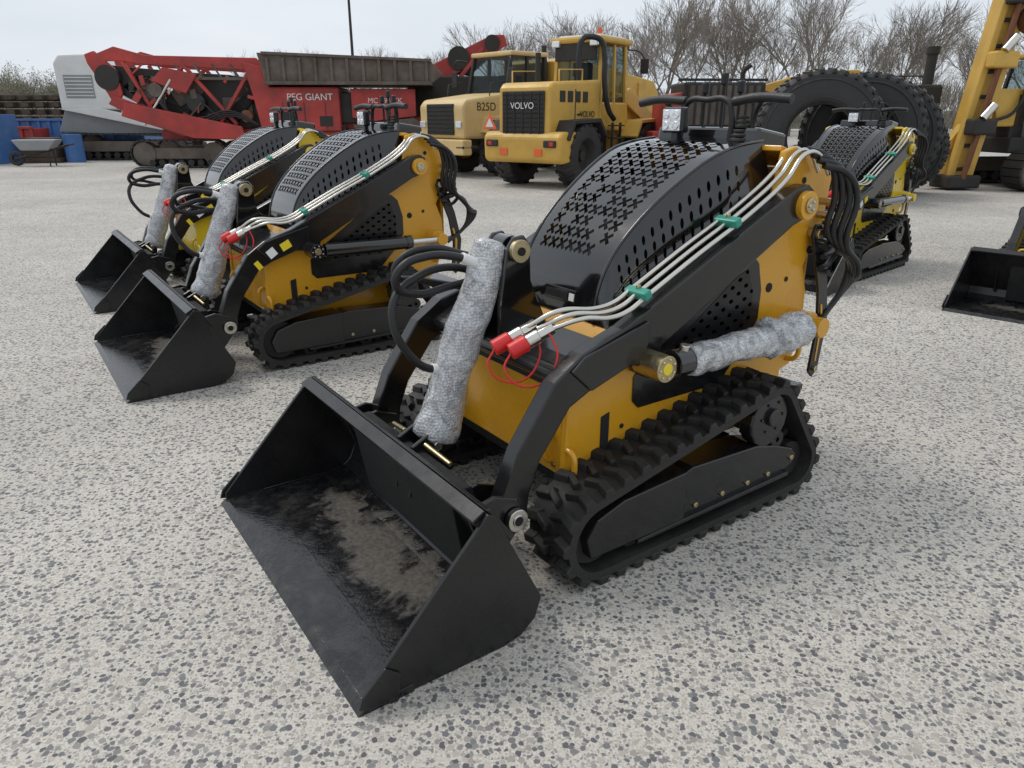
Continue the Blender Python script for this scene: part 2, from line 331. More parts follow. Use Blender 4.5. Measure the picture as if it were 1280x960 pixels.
# ---------------------------------------------------------------- compact track loader
def loader(loc,rotz,body='orange',wraplift=False,seed=0):
    group('compact_track_loader',(loc[0],loc[1],0),rotz)
    Y=body
    W=.635
    prof=[(0,.004),(-.42,.004),(-.485,.018),(-.525,.055),(-.545,.115),(-.385,.43)]
    inn=[(-.375,.425),(-.532,.117),(-.513,.063),(-.478,.031),(-.42,.016),(-.0,.016)]
    prism('bucket_shell',prof+inn,-W,W,'bucket',.002)
    mesh('bucket_floor',[V((-.135,-W+.009,.0195)),V((-.135,W-.009,.0195)),V((-.42,W-.009,.0195)),V((-.42,-W+.009,.0195)),V((-.474,W-.009,.0345)),V((-.474,-W+.009,.0345))],[(0,1,2,3),(3,2,4,5)],'bfloor')
    prism('cutting_edge',[(.02,.0),(-.005,.021),(-.135,.024),(-.135,-.002),(.0,-.002)],-W-.01,W+.01,'bfloor',.002)
    for s in(-1,1):
        prism('bucket_side',[(.0,.002),(.0,.045),(-.375,.44),(-.395,.43),(-.552,.115),(-.53,.05),(-.48,.012),(-.42,.0)],s*W-.007,s*W+.007,'bucket',.003)
        prism('side_cutter',[(.018,.022),(.006,.055),(-.06,.115),(-.10,.08),(-.09,-.002)],s*(W+.0075),s*(W+.016),'bucket',.003)
        tube('weld_bead',[(-.14,s*(W-.012),.022),(-.30,s*(W-.0125),.0225),(-.42,s*(W-.012),.022),(-.49,s*(W-.012),.04),(-.525,s*(W-.012),.09),(-.533,s*(W-.012),.12),(-.46,s*(W-.012),.27),(-.385,s*(W-.012),.42)],.0045,'bucket')
    prism('bucket_lip',[(-.372,.447),(-.335,.425),(-.34,.413),(-.385,.428)],-W+.008,W-.008,'bucket',.002)
    prism('bucket_lip_box',[(-.392,.445),(-.376,.447),(-.40,.395),(-.45,.33),(-.47,.335)],-W+.008,W-.008,'bucket',.003)
    for s in(-1,1):
        for o_ in(-.05,.05):
            prism('hitch_ear',[(-.42,.34),(-.52,.36),(-.60,.33),(-.63,.26),(-.59,.21),(-.50,.10)],s*.40+o_-.008,s*.40+o_+.008,'blackarm',.004)
        cyl('hitch_pin',(-.585,s*.40-.085,.27),(-.585,s*.40+.085,.27),.020,'steel')
        cyl('pin_ring',(-.585,s*.40+s*.062,.27),(-.585,s*.40+s*.082,.27),.036,'steel')
        cyl('pin_hole',(-.585,s*.40+s*.080,.27),(-.585,s*.40+s*.0862,.27),.016,'dark')
    prism('quick_hitch_plate',[(-.475,.05),(-.575,.10),(-.50,.36),(-.42,.36)],-.36,.36,'dark',.004)
    for o_ in(-.05,.05):
        prism('tilt_ear',[(-.44,.20),(-.46,.38),(-.54,.42),(-.585,.38),(-.57,.22)],o_-.008,o_+.008,'blackarm',.004)
    cyl('tilt_pin_low',(-.545,-.08,.37),(-.545,.08,.37),.016,'steel')
    for s in(-1,1): cyl('hitch_lock_rod',(-.50,s*.07,.385),(-.52,s*.20,.36),.009,'zinc',12)
    # ---- arms
    arm=[(-1.90,1.15),(-1.86,1.175),(-1.80,1.165),(-1.0,.785),(-.84,.735),(-.735,.665),(-.60,.475),(-.54,.33),(-.535,.27),(-.555,.235),(-.60,.225),(-.635,.25),(-.645,.33),(-.685,.43),(-.795,.575),(-.87,.61),(-1.02,.660),(-1.075,.655),(-1.09,.62),(-1.12,.60),(-1.155,.62),(-1.17,.70),(-1.80,1.035),(-1.88,1.06)]
    for s in(-1,1):
        prism('lift_arm',arm,s*.395,s*.455,'blackarm',.006)
        prism('arm_elbow_plate',[(-1.10,.80),(-.97,.765),(-.84,.73),(-.79,.69),(-.87,.615),(-1.02,.665),(-1.10,.72)],s*.4555,s*.466,'blackarm',.004)
        for (x,z) in((-1.847,1.104),(-1.96,.65)):
            cyl('pivot_boss',(x,s*.38,z),(x,s*.478,z),.050,Y)
            cyl('pivot_plate',(x,s*.478,z),(x,s*.486,z),.028,'zinc')
            for a in(0,2.1,4.2): cyl('pivot_bolt',(x+.015*math.cos(a),s*.484,z+.015*math.sin(a)),(x+.015*math.cos(a),s*.492,z+.015*math.sin(a)),.006,'steel',8)
        y=s*.505
        if wraplift and s>0:
            wrapped('lift_cylinder_wrap',(-1.235,y,.655),(-1.70,y,.65),.052,1,flare=.0)
            wrapped('lift_cylinder_wrap_end',(-1.66,y,.65),(-1.86,y-.01,.655),.066,5,m=24,flare=.1)
            cyl('lift_cylinder_cap',(-1.17,y,.655),(-1.26,y,.655),.046,'black')
            cyl('lift_cylinder_port',(-1.215,y,.655),(-1.215,y+.01,.715),.016,'steel',12)
        else:
            cyl('lift_cylinder_barrel',(-1.17,y,.655),(-1.72,y,.651),.040,'black')
            cyl('lift_cylinder_gland',(-1.70,y,.651),(-1.74,y,.651),.045,'black')
            cyl('lift_cylinder_rod',(-1.73,y,.651),(-1.95,y,.65),.020,'steel')
        cyl('lift_cylinder_eye',(-1.12,y-s*.085,.655),(-1.12,y+s*.03,.655),.044,'zinc' if wraplift else 'blackarm')
        cyl('eye_hole',(-1.12,y+s*.026,.655),(-1.12,y+s*.033,.655),.020,'stickery' if wraplift else 'zinc')
        cyl('lift_cylinder_eye_rear',(-1.96,y-s*.08,.65),(-1.96,y+s*.028,.65),.038,Y)
        for d in (0,.9,1.8,2.7,3.6,4.5,5.4): cyl('eye_bolt',(-1.12+.032*math.cos(d),y+s*.028,.655+.032*math.sin(d)),(-1.12+.032*math.cos(d),y+s*.035,.655+.032*math.sin(d)),.005,'steel',6)
    cyl('arm_cross_tube',(-.835,-.395,.645),(-.835,.395,.645),.036,'blackarm')
    prism('arm_cross_plate',[(-.80,.665),(-.86,.70),(-.98,.735),(-.98,.722),(-.86,.685),(-.81,.655)],-.394,.394,'blackarm',.003)
    for o_ in(-.06,.06):
        prism('tilt_bracket',[(-1.02,.68),(-.80,.63),(-.80,.80),(-.83,.99),(-.86,1.03),(-.90,1.035),(-.925,1.0),(-.93,.88)],o_-.010,o_+.010,'black',.006)
    cyl('tilt_pin_top',(-.875,-.09,.985),(-.875,.085,.985),.020,'steel')
    cyl('tilt_pin_boss',(-.875,.07,.985),(-.875,.09,.985),.038,'zinc')
    cyl('tilt_pin_centre',(-.875,.088,.985),(-.875,.096,.985),.014,'dark')
    cyl('tilt_eye',(-.875,-.035,.985),(-.875,.035,.985),.045,'black')
    wrapped('tilt_cylinder_wrap',V((-.565,0,.36)),V((-.825,0,1.015)),.073,seed+2,flare=.12,taper=.22)
    cyl('tilt_rod',(-.62,0,.5),(-.545,0,.37),.018,'steel')
    tube('tilt_hose',[(-.78,.0,.93),(-.68,0,.975),(-.57,-.01,.985),(-.49,-.02,.955),(-.475,-.03,.905),(-.54,-.04,.865),(-.70,-.07,.865),(-.90,-.12,.86),(-1.05,-.2,.78)],.0135,'hose')
    tube('tilt_hose_b',[(-.625,.0,.61),(-.56,0,.62),(-.49,-.01,.69),(-.455,-.02,.78),(-.475,-.04,.86),(-.55,-.06,.905),(-.70,-.09,.925),(-.88,-.13,.86),(-1.0,-.2,.78)],.0135,'hose')
    tube('tilt_hose_c',[(-.74,-.03,.97),(-.62,-.06,1.0),(-.52,-.08,.97),(-.51,-.1,.92),(-.60,-.12,.89),(-.85,-.15,.82)],.012,'hose')
    cyl('hose_fitting',(-.80,0,.925),(-.70,0,.972),.017,'sticker' ,12); cyl('hose_fitting_b',(-.66,0,.60),(-.575,0,.615),.017,'sticker',12)
    # ---- body
    sp=[(-.83,.255),(-.845,.60),(-.90,.645),(-1.0,.665),(-1.76,1.06),(-1.80,1.285),(-1.86,1.30),(-2.07,1.235),(-2.11,1.21),(-2.09,1.02),(-2.0,.86),(-2.04,.76),(-2.05,.60),(-2.0,.46),(-1.90,.44),(-1.88,.30),(-1.78,.255)]
    for s in(-1,1):
        prism('side_plate',sp,s*.36,s*.385,Y,.006)
    prism('body_core',[(-.865,.27),(-.865,.58),(-1.0,.64),(-1.09,.735),(-1.8,1.0),(-1.98,1.0),(-1.98,.40),(-1.82,.27)],-.359,.359,Y,.004)
    box('belly_guard',(-1.32,0,.25),(.9,.66,.03),'dark',.004)
    box('front_bumper_plate',(-.862,0,.43),(.02,.70,.30),Y,.006)
    box('front_recess',(-.857,.0,.60),(.04,.62,.035),'dark',.004)
    for yy in(-.31,.31):
        for zz in(.31,.55): cyl('panel_bolt',(-.853,yy,zz),(-.846,yy,zz),.009,'zinc',6)
    box('rear_tower_top',(-1.95,0,1.255),(.29,.715,.02),Y,.004,rot=(0,-.27,0))
    box('rear_panel',(-2.06,0,.85),(.02,.715,.72),Y,.006)
    for s in(-1,1):
        prism('side_slot',[(-.985,.34),(-.985,.475),(-1.02,.485),(-1.02,.35)],s*.3855,s*.3885,'dark',.0)
        gp=[(-1.15,.47),(-1.12,.50),(-1.12,.585),(-1.17,.64),(-1.58,.915),(-1.635,.94),(-1.68,.935),(-1.72,.90),(-1.75,.80),(-1.75,.69),(-1.71,.62),(-1.58,.49),(-1.54,.47)]
        gi=[(-1.20,.60),(-1.60,.865),(-1.66,.885),(-1.70,.80),(-1.70,.70),(-1.60,.58),(-1.22,.58)]
        prism('side_guard',gp,s*.3855,s*.390,'blackarm',.0015)
        prism('side_guard_mesh',gi,s*.3905,s*.3915,'perf',.0)
        tube('tie_hoop',[(-.855,s*.30,.32),(-.825,s*.30,.335),(-.815,s*.30,.38),(-.825,s*.30,.425),(-.855,s*.30,.44)],.010,Y)
        tube('side_hoop',[(-.845,s*.385,.305),(-.845,s*.415,.315),(-.845,s*.425,.35),(-.845,s*.415,.385),(-.845,s*.385,.395)],.010,Y)
        tube('rear_hoop',[(-1.97,s*.385,.49),(-1.975,s*.42,.50),(-1.98,s*.43,.55),(-1.975,s*.42,.60),(-1.97,s*.385,.61)],.010,Y)
        for (x,z,r) in((-1.80,.80,.018),(-1.93,1.18,.012),(-2.02,.92,.014),(-1.87,.52,.016),(-1.08,.42,.009),(-1.90,.82,.010)):
            cyl('plate_hole',(x,s*.384,z),(x,s*.3875,z),r,'dark',16,bev=0)
        prism('leveling_link',[(-2.045,.98),(-2.03,1.02),(-1.995,1.02),(-1.98,.98),(-2.07,.76),(-2.10,.60),(-2.085,.42),(-2.115,.39),(-2.145,.42),(-2.165,.62),(-2.12,.80)],s*.41,s*.422,'blackarm',.003)
        prism('link_slot',[(-2.105,.70),(-2.13,.62),(-2.12,.46),(-2.112,.46),(-2.115,.62),(-2.095,.70)],s*.4225,s*.4245,Y,0)
        cyl('link_bolt',(-2.01,s*.385,.985),(-2.01,s*.435,.985),.018,'zinc')
        cyl('link_bolt_b',(-2.115,s*.41,.43),(-2.115,s*.435,.43),.012,'zinc')
    box('rear_step',(-2.15,0,.28),(.22,.6,.03),'blackarm',.006)
    # ---- hood
    f=curvef([(-1.085,.735),(-1.10,.84),(-1.145,.945),(-1.24,1.055),(-1.38,1.165),(-1.55,1.262),(-1.68,1.30),(-1.82,1.315)])
    def hw(x): return .215+.055*min(1,max(0,(-1.1-x)/.5))
    def mtop(u,v):
        p=f(v); w=hw(p.x); return V((p.x,(2*u-1)*w,p.y+.006*(1-(2*u-1)**2)))
    def kt(i,j,nu,nv):
        if i<1 or i>=nu-1 or j<4 or j>=nv-2: return None
        if wraplift and j<6 and i>nu-4 and (i+j)%2: return None
        if wraplift and (i,j) in((2,6),(4,8),(5,6),(3,10),(6,9),(2,9)): return None
        return 'x'
    perf('hood_top',mtop,9,19,kt,'black')
    for s in(-1,1):
        def mside(u,v,s=s):
            p=f(v); w=hw(p.x); zb=.735+(-1.085-p.x)*.44
            z=p.y+(zb-p.y)*u
            return V((p.x,s*(w+.07*u+.01*math.sin(u*3.14)),z))
        def ks(i,j,nu,nv):
            if j<5 or j>nv-4 or i<1 or i>nu-2: return None
            return (.36,.19)
        perf('hood_side',mside,6,22,ks,'black')
        tube('hood_edge',[tuple(mtop(0 if s<0 else 1,k/14)) for k in range(15)],.006,'black')
    prism('engine_block',[(-1.13,.74),(-1.17,.90),(-1.30,1.02),(-1.55,1.17),(-1.78,1.22),(-1.78,.9)],-.18,.18,'dark',.01)
    box('hood_handle_rim',(-1.090,.03,.805),(.008,.17,.048),'blackarm',.002,rot=(0,-.12,0))
    box('hood_handle',(-1.0855,.015,.805),(.004,.12,.026),'dark',.001,rot=(0,-.12,0))
    box('hood_sticker',(-1.085,.098,.805),(.004,.026,.026),'sticker',.0,rot=(0,-.12,0))
    # ---- controls
    box('control_console',(-1.90,0,1.315),(.17,.50,.07),'black',.012,rot=(0,-.15,0))
    tube('grab_bar',[(-1.82,-.12,1.30),(-1.82,-.12,1.41),(-1.82,-.10,1.45),(-1.82,.0,1.458),(-1.82,.10,1.45),(-1.82,.12,1.41),(-1.82,.12,1.30)],.012,'hose')
    for yy in(-.22,.26):
        tube('handle_grip',[(-1.80,yy-.12,1.45),(-1.81,yy-.02,1.462),(-1.82,yy+.11,1.455)],.017,'hose')
        tube('handle_stem',[(-1.84,yy*.75,1.30),(-1.84,yy*.8,1.40),(-1.81,yy,1.46)],.009,'hose')
    for (yy,zz) in((-.07,1.50),(.02,1.53),(.10,1.50)):
        tube('lever',[(-1.88,yy,1.31),(-1.88,yy,1.42),(-1.87,yy+.01,zz)],.007,'hose'); cyl('lever_knob',(-1.87,yy+.01,zz-.02),(-1.868,yy+.012,zz+.025),.015,'hose',16,bev=.006)
    for k in range(6): cyl('rubber_boot',(-1.84,.16,1.31+k*.016),(-1.84,.16,1.322+k*.016),.046-k*.005,'rubber',20,bev=.003)
    box('work_light',(-1.74,-.085,1.385),(.045,.105,.095),'blackarm',.01); box('work_light_lens',(-1.716,-.085,1.385),(.006,.09,.08),'lens',.004)
    for yy in(-.11,-.06):
        for zz in(1.365,1.405): cyl('led',(-1.714,yy,zz),(-1.710,yy,zz),.016,'lens',14)
    box('light_foot',(-1.75,-.085,1.325),(.03,.03,.06),'blackarm',.004)
    for k,(yy,dz) in enumerate(((.435,.0),(.405,.010),(.375,.018))):
        tube('steel_line',[(-2.0+.02*k,yy,1.20+dz),(-1.93+.02*k,yy,1.27+dz),(-1.84,yy,1.275+dz*.6),(-1.76,yy,1.20+dz),(-1.62,yy,1.115+dz),(-1.30,yy,.965+dz),(-1.10,yy,.868+dz),(-1.03,yy,.835+dz),(-.97,yy-.01,.822+dz),(-.89+.03*k,yy-.04,.825+dz),(-.80+.02*k,yy-.10,.79)],.0078,'steel')
    for x in(-1.10,-1.50):
        z=.868+(-1.10-x)*.475
        box('line_clamp',(x,.405,z+.010),(.032,.095,.030),'teal',.006,rot=(0,.44,0)); cyl('clamp_bolt',(x,.405,z+.024),(x,.405,z+.037),.008,'zinc',6)
    for k,(x,yy) in enumerate(((-.80,.335),(-.78,.275))):
        d=V((.085,-.03,-.045))
        p=V((x,yy,.79)); cyl('coupler_nut',p-d*.15,p+d*.35,.020,'steel',6); cyl('coupler',p+d*.35,p+d*.75,.022,'steel',20); cyl('coupler_cap',p+d*.75,p+d*1.35,.026,'red',18,bev=.004)
        tube('cap_strap',[p+d*1.3,p+d*1.4+V((.02,.01,-.05)),p+d*.9+V((0,.05,-.12)),p+d*.3+V((-.02,.06,-.07)),p+d*.1+V((0,.0,.02))],.0035,'red')
    for k in range(4):
        o_=k*.018
        tube('rear_hose',[(-1.90-o_*.6,.40+o_,1.29-o_),(-1.97-o_,.44+o_,1.26-o_),(-2.02-o_,.46+o_,1.13),(-2.02-o_,.45+o_,1.0-o_),(-2.08-o_,.47+o_,.93-o_),(-2.17,.46+o_,.88-o_),(-2.21-o_,.44,.78),(-2.17,.42,.68),(-2.04,.40+o_,.62)],.012,'hose')
    for k in range(4):
        tube('valve_hose',[(-2.06,.20+k*.05,1.05-k*.05),(-2.14,.30+k*.04,1.06-k*.05),(-2.12,.42,1.02-k*.05),(-2.02,.45,.98-k*.04)],.011,'hose'); cyl('valve_fitting',(-2.05,.37,1.10-k*.05),(-2.05,.45,1.10-k*.05),.015,'steel',6)
    if not wraplift:
        box('warning_sticker',(-.955,.4675,.70),(.06,.003,.045),'stickery',0,rot=(0,.45,0))
        box('label_sticker',(-.87,.4675,.665),(.05,.003,.05),'sticker',0,rot=(0,.6,0))
        box('label_sticker_b',(-.79,.4565,.60),(.03,.003,.05),'stickery',0,rot=(0,.6,0))
    # ---- undercarriage
    circ=[(-.84,.168,.142),(-1.665,.37,.122),(-1.85,.135,.109)]
    for s in(-1,1):
        yc=s*.485
        track('track',circ,yc,.10)
        lathe('front_idler',[(-.05,.02),(-.05,.108),(-.02,.113),(.02,.113),(.05,.108),(.05,.02)],(-.84,yc,.168),'dirtyblack',32)
        lathe('rear_idler',[(-.05,.02),(-.05,.076),(.05,.076),(.05,.02)],(-1.85,yc,.135),'dirtyblack',28)
        n=11; pts=[]
        for i in range(n*4):
            a=2*math.pi*i/(n*4); r=.098 if i%4 in(0,1) else .078; pts.append((-1.665+r*math.cos(a),.37+r*math.sin(a)))
        prism('sprocket',pts,yc-.02,yc+.02,'dirtyblack',.002)
        pts=[(-1.655+.105*math.cos(a),.36+.105*math.sin(a)) for a in [i*math.pi/8 for i in range(16)]]
        prism('motor_cover',pts,yc+s*.02,yc+s*.078,'blackarm',.008)
        cyl('motor_hub',(-1.665,yc+s*.07,.37),(-1.665,yc+s*.094,.37),.034,'blackarm',20,bev=.004)
        for k in range(6):
            a=k*math.pi/3; cyl('hub_bolt',(-1.665+.06*math.cos(a),yc+s*.076,.37+.06*math.sin(a)),(-1.665+.06*math.cos(a),yc+s*.084,.37+.06*math.sin(a)),.006,'blackarm',6)
        fp=[(-.80,.10),(-.78,.17),(-.82,.235),(-.93,.27),(-1.22,.285),(-1.22,.10)]
        prism('track_frame',fp,yc-s*.06,yc+s*.088,'blackarm',.006)
        prism('track_frame_rear',[(-1.222,.09),(-1.222,.275),(-1.26,.285),(-1.60,.27),(-1.72,.24),(-1.83,.20),(-1.86,.17),(-1.84,.13),(-1.74,.10)],yc-s*.05,yc+s*.075,'blackarm',.006)
        prism('track_frame_flange',[(-1.0,.085),(-1.0,.10),(-1.80,.115),(-1.80,.095)],yc-s*.05,yc+s*.090,'blackarm',.003)
        box('frame_link',(-1.4,s*.37,.2),(.5,.06,.1),'dirtyblack',.006)
        for x in(-1.28,-1.42,-1.56,-1.68): cyl('frame_bolt',(x,yc+s*.074,.135),(x,yc+s*.086,.135),.011,'zinc',6)
        cyl('frame_bolt_c',(-1.82,yc+s*.07,.165),(-1.82,yc+s*.085,.165),.012,'zinc',6)
        for x in(-1.02,-1.2,-1.38,-1.56,-1.7): lathe('bottom_roller',[(-.045,.02),(-.045,.04),(-.01,.046),(.01,.046),(.045,.04),(.045,.02)],(x,yc,.082),'dirtyblack',20)
        lathe('carrier_roller',[(-.03,.01),(-.03,.034),(.03,.034),(.03,.01)],(-1.73,yc+s*.04,.26),'dirtyblack',20)

TH=math.atan2(-.575,-.818)
loader((-.736,1.923),TH,'orange',True,0)
loader((-2.355,4.004),TH,'orange',False,11)
loader((-3.50,5.80),TH,'lemon',False,21)
loader((2.15,6.30),math.atan2(-.68,-.73),'lemon',False,31)
loader((3.75,4.92),math.atan2(-.68,-.73),'lemon',False,41)

# ---------------------------------------------------------------- wheel loader
def wheel_loader():
    group('wheel_loader',(.18,15.3,0),math.atan2(.8,.6),.955)
    y='mcyellow'
    prism('counterweight',[(0,.60),(-.02,1.05),(.10,1.16),(.65,1.16),(.65,.75),(.45,.55),(.1,.52)],-1.0,1.0,y,.05)
    for s in(-1,1):
        box('tail_light_recess',(-.03,s*.75,.92),(.06,.30,.14),'dirtyblack',.02); box('tail_light',(-.055,s*.80,.92),(.02,.10,.08),'red',.01)
        box('hazard_stripe',(-.022,s*.45,.75),(.015,.2,.14),'orangesign',.004)
    prism('engine_hood',[(.08,1.10),(.10,2.02),(.22,2.12),(2.1,2.22),(2.1,1.0),(.6,1.0)],-.66,.66,y,.06)
    box('rear_grille',(.075,0,1.52),(.04,1.08,.86),'dirtyblack',.02)
    for k in range(9): box('grille_bar',(.05,0,1.16+k*.09),(.02,1.02,.02),'dark',.004)
    for k in range(5): box('grille_rib',(.045,-.42+k*.21,1.52),(.015,.02,.82),'dirtyblack',.003)
    text('grille_lettering','VOLVO',(.03,0,1.66),(math.pi/2,0,-math.pi/2),.18,'white')
    mesh('rear_triangle',[V((-.04,.62,1.20)),V((-.04,1.0,1.20)),V((-.04,.81,1.52)),V((-.02,.62,1.20)),V((-.02,1.0,1.20)),V((-.02,.81,1.52))],[(0,1,2),(3,4,5),(0,1,4,3),(1,2,5,4),(2,0,3,5)],'orangesign',.01)
    mesh('rear_triangle_inner',[V((-.044,.70,1.245)),V((-.044,.92,1.245)),V((-.044,.81,1.43))],[(0,1,2)],'white')
    for k in range(4): box('side_vent',(.55+k*.3,-.665,1.85),(.2,.02,.22),'dirtyblack',.008)
    box('door_seam',(1.05,-.668,1.55),(.015,.012,.9),'dirtyblack',.0); box('door_handle',(1.2,-.675,1.5),(.12,.03,.04),'dirtyblack',.008)
    text('side_lettering','VOLVO',(1.55,-.675,1.5),(math.pi/2,0,0),.18,'dirtyblack')
    for (x,yy) in((2.15,-.62),(2.15,.62),(3.35,-.62),(3.35,.62)): beam('cab_post',(x,yy,1.35),(x+(-.08 if x>3 else .06),yy*.92,3.0),.09,.09,y,.02)
    beam('cab_mid_post',(2.75,-.64,1.35),(2.75,-.59,3.0),.06,.06,y,.01); beam('cab_mid_post',(2.75,.64,1.35),(2.75,.59,3.0),.06,.06,y,.01)
    prism('cab_glass_box',[(2.18,1.75),(2.2,2.95),(3.28,2.95),(3.34,1.75)],-.575,.575,'glass',.02)
    box('cab_seat',(2.6,0,1.9),(.45,.5,.5),'dark',.05); box('cab_seat_back',(2.42,0,2.25),(.14,.45,.7),'dark',.05); box('steering_console',(3.1,0,1.95),(.15,.4,.5),'dark',.03)
    box('cab_floor',(2.75,0,1.45),(1.3,1.30,.62),y,.04); box('cab_roof',(2.74,0,3.05),(1.42,1.38,.14),y,.05); box('roof_top',(2.74,0,3.13),(1.1,1.1,.06),'white',.03)
    box('roof_grille',(2.07,0,2.8),(.05,1.1,.35),'dirtyblack',.02)
    for yy in(-.5,.5): box('roof_light',(2.02,yy,2.98),(.08,.2,.14),'lens',.02); box('roof_light_f',(3.5,yy,2.98),(.08,.2,.14),'lens',.02)
    cyl('beacon',(2.4,-.4,3.15),(2.4,-.4,3.30),.05,'orangesign')
    tube('intake_pipe',[(1.5,-.45,2.15),(1.5,-.45,2.8),(1.55,-.48,3.0),(1.75,-.58,3.06),(1.95,-.72,2.98),(2.0,-.78,2.7),(2.0,-.80,2.2),(2.2,-.82,1.6),(2.5,-.8,1.4)],.06,'hose')
    cyl('exhaust',(1.1,.35,2.1),(1.1,.35,2.75),.06,'dirtyblack')
    for yy in(-.6,.6): tube('hood_rail',[(.5,yy,2.13),(.5,yy,2.36),(1.4,yy,2.40),(1.4,yy,2.18)],.016,y,hard=True)
    for s in(-1,1):
        for x,nm in((1.0,'rear'),(3.95,'front')):
            tire(nm+'_wheel',(x,s*.82,.66),.64,.46,.33,lugs=18,lh=.03,rim='dirtyblack' if x<2 else 'mcyellow')
            prism(nm+'_fender',[(x-.78,1.02),(x-.55,1.38),(x+.5,1.42),(x+.80,1.10),(x+.76,1.04),(x+.46,1.34),(x-.5,1.31),(x-.72,.98)],s*.58,s*1.06,'dirtyblack' if x<2 else y,.01)
        for k in range(4): box('step',(2.6,s*.82,.45+.27*k),(.4,.22,.03),'dirtyblack',.005)
        for xx in(2.42,2.78): box('step_side',(xx,s*.82,.85),(.03,.06,.95),'dirtyblack',.005)
        prism('lift_arm',[(3.5,1.75),(3.45,2.0),(3.7,2.1),(5.0,1.5),(5.9,.85),(5.85,.6),(5.5,.7),(4.7,1.25)],s*.50-.05,s*.50+.05,y,.02)
    prism('front_frame',[(3.2,.6),(3.2,1.4),(3.5,1.9),(4.1,1.9),(4.6,1.2),(4.6,.6)],-.4,.4,y,.03)
    box('rear_frame',(1.7,0,.85),(2.6,.7,.5),'dirtyblack',.02)
    cyl('axle_r',(1.0,-.8,.66),(1.0,.8,.66),.15,y); cyl('axle_f',(3.95,-.8,.66),(3.95,.8,.66),.15,y)
    cyl('tilt_ram',(3.8,0,1.95),(5.2,0,1.75),.09,y); box('coupler_plate',(5.9,0,.8),(.2,1.3,.8),'dirtyblack',.03)
    for yy in(-.75,.75): tube('mirror_arm',[(3.3,yy*.85,2.9),(3.55,yy*1.1,2.85),(3.6,yy*1.25,2.7)],.015,'hose'); box('mirror',(3.6,yy*1.25,2.55),(.04,.2,.32),'dirtyblack',.01)
wheel_loader()
# ---------------------------------------------------------------- dump truck
def dump_truck():
    group('articulated_dump_truck',(-1.72,18.6,0),math.atan2(-.66,-.75),.93)
    y='beige'
    prism('bonnet',[(0,.95),(.02,1.75),(-.12,1.90),(-1.7,2.10),(-1.7,.95)],-.95,.95,y,.07)
    box('front_grille',(.02,0,1.42),(.06,1.15,.75),'dirtyblack',.02)
    for k in range(7): box('grille_bar',(.055,0,1.12+k*.1),(.02,1.1,.02),'dark',.004)
    for s in(-1,1): box('headlight',(.03,s*.78,1.30),(.05,.24,.16),'lens',.02); box('front_step',(-.1,s*.95,.75),(.5,.3,.08),'dirtyblack',.02)
    box('bumper',(.0,0,.75),(.3,2.2,.38),y,.04)
    prism('cab_body',[(-1.55,1.2),(-1.55,2.05),(-3.0,2.05),(-3.0,1.2)],-.85,.85,y,.04)
    prism('cab_glass',[(-1.58,2.05),(-1.78,3.0),(-2.95,3.0),(-3.0,2.05)],-.78,.78,'glass',.02)
    for s in(-1,1):
        beam('post_a',(-1.56,s*.8,2.03),(-1.76,s*.76,3.02),.08,.08,'dirtyblack',.01); beam('post_b',(-2.3,s*.8,2.03),(-2.3,s*.78,3.02),.08,.08,'dirtyblack',.01); beam('post_c',(-2.98,s*.8,2.03),(-2.95,s*.78,3.02),.1,.1,'dirtyblack',.01)
        tube('mirror_stay',[(-1.6,s*.9,2.9),(-1.4,s*1.15,2.9),(-1.4,s*1.2,2.7)],.02,'hose'); box('mirror',(-1.4,s*1.2,2.45),(.06,.22,.42),'dirtyblack',.02)
        tire('front_wheel',(-1.35,s*.95,.70),.70,.5,.33,lugs=18,lh=.03); tire('mid_wheel',(-4.6,s*.95,.70),.70,.5,.33,lugs=18,lh=.03); tire('rear_wheel',(-6.1,s*.95,.70),.70,.5,.33,lugs=18,lh=.03)
        prism('fender',[(-.55,1.1),(-.65,1.5),(-2.1,1.5),(-2.2,1.1),(-2.1,1.1),(-2.0,1.4),(-.75,1.4),(-.65,1.1)],s*.7,s*1.2,y,.02)
        tube('handrail',[(-.9,s*.9,2.0),(-.95,s*.9,2.3),(-1.4,s*.9,2.36),(-1.45,s*.9,2.1)],.016,'dirtyblack',hard=True)
    box('cab_roof',(-2.37,0,3.05),(1.35,1.7,.12),y,.04); box('seat',(-2.4,0,2.2),(.5,.5,.7),'dark',.05); box('dash',(-1.75,0,2.1),(.2,1.3,.15),'dark',.03)
    text('lettering','B25D',(-.75,.955,1.72),(math.pi/2,0,math.pi),.28,'dirtyblack')
    prism('dump_body',[(-3.3,1.7),(-3.15,2.9),(-3.5,3.0),(-7.2,2.5),(-7.6,1.9),(-6.8,1.3),(-3.6,1.25)],-1.2,1.2,'mcyellow',.03)
    for x in(-3.9,-4.8,-5.7,-6.5): box('body_rib',(x,0,1.95),(.14,2.5,1.0),'mcyellow',.02)
    box('chassis',(-3.9,0,.95),(6,.8,.4),'dirtyblack',.03); cyl('exhaust',(-3.1,.6,2),(-3.1,.6,3.3),.07,'dirtyblack')
    cyl('axle',(-1.35,-.9,.7),(-1.35,.9,.7),.14,'dirtyblack')
dump_truck()
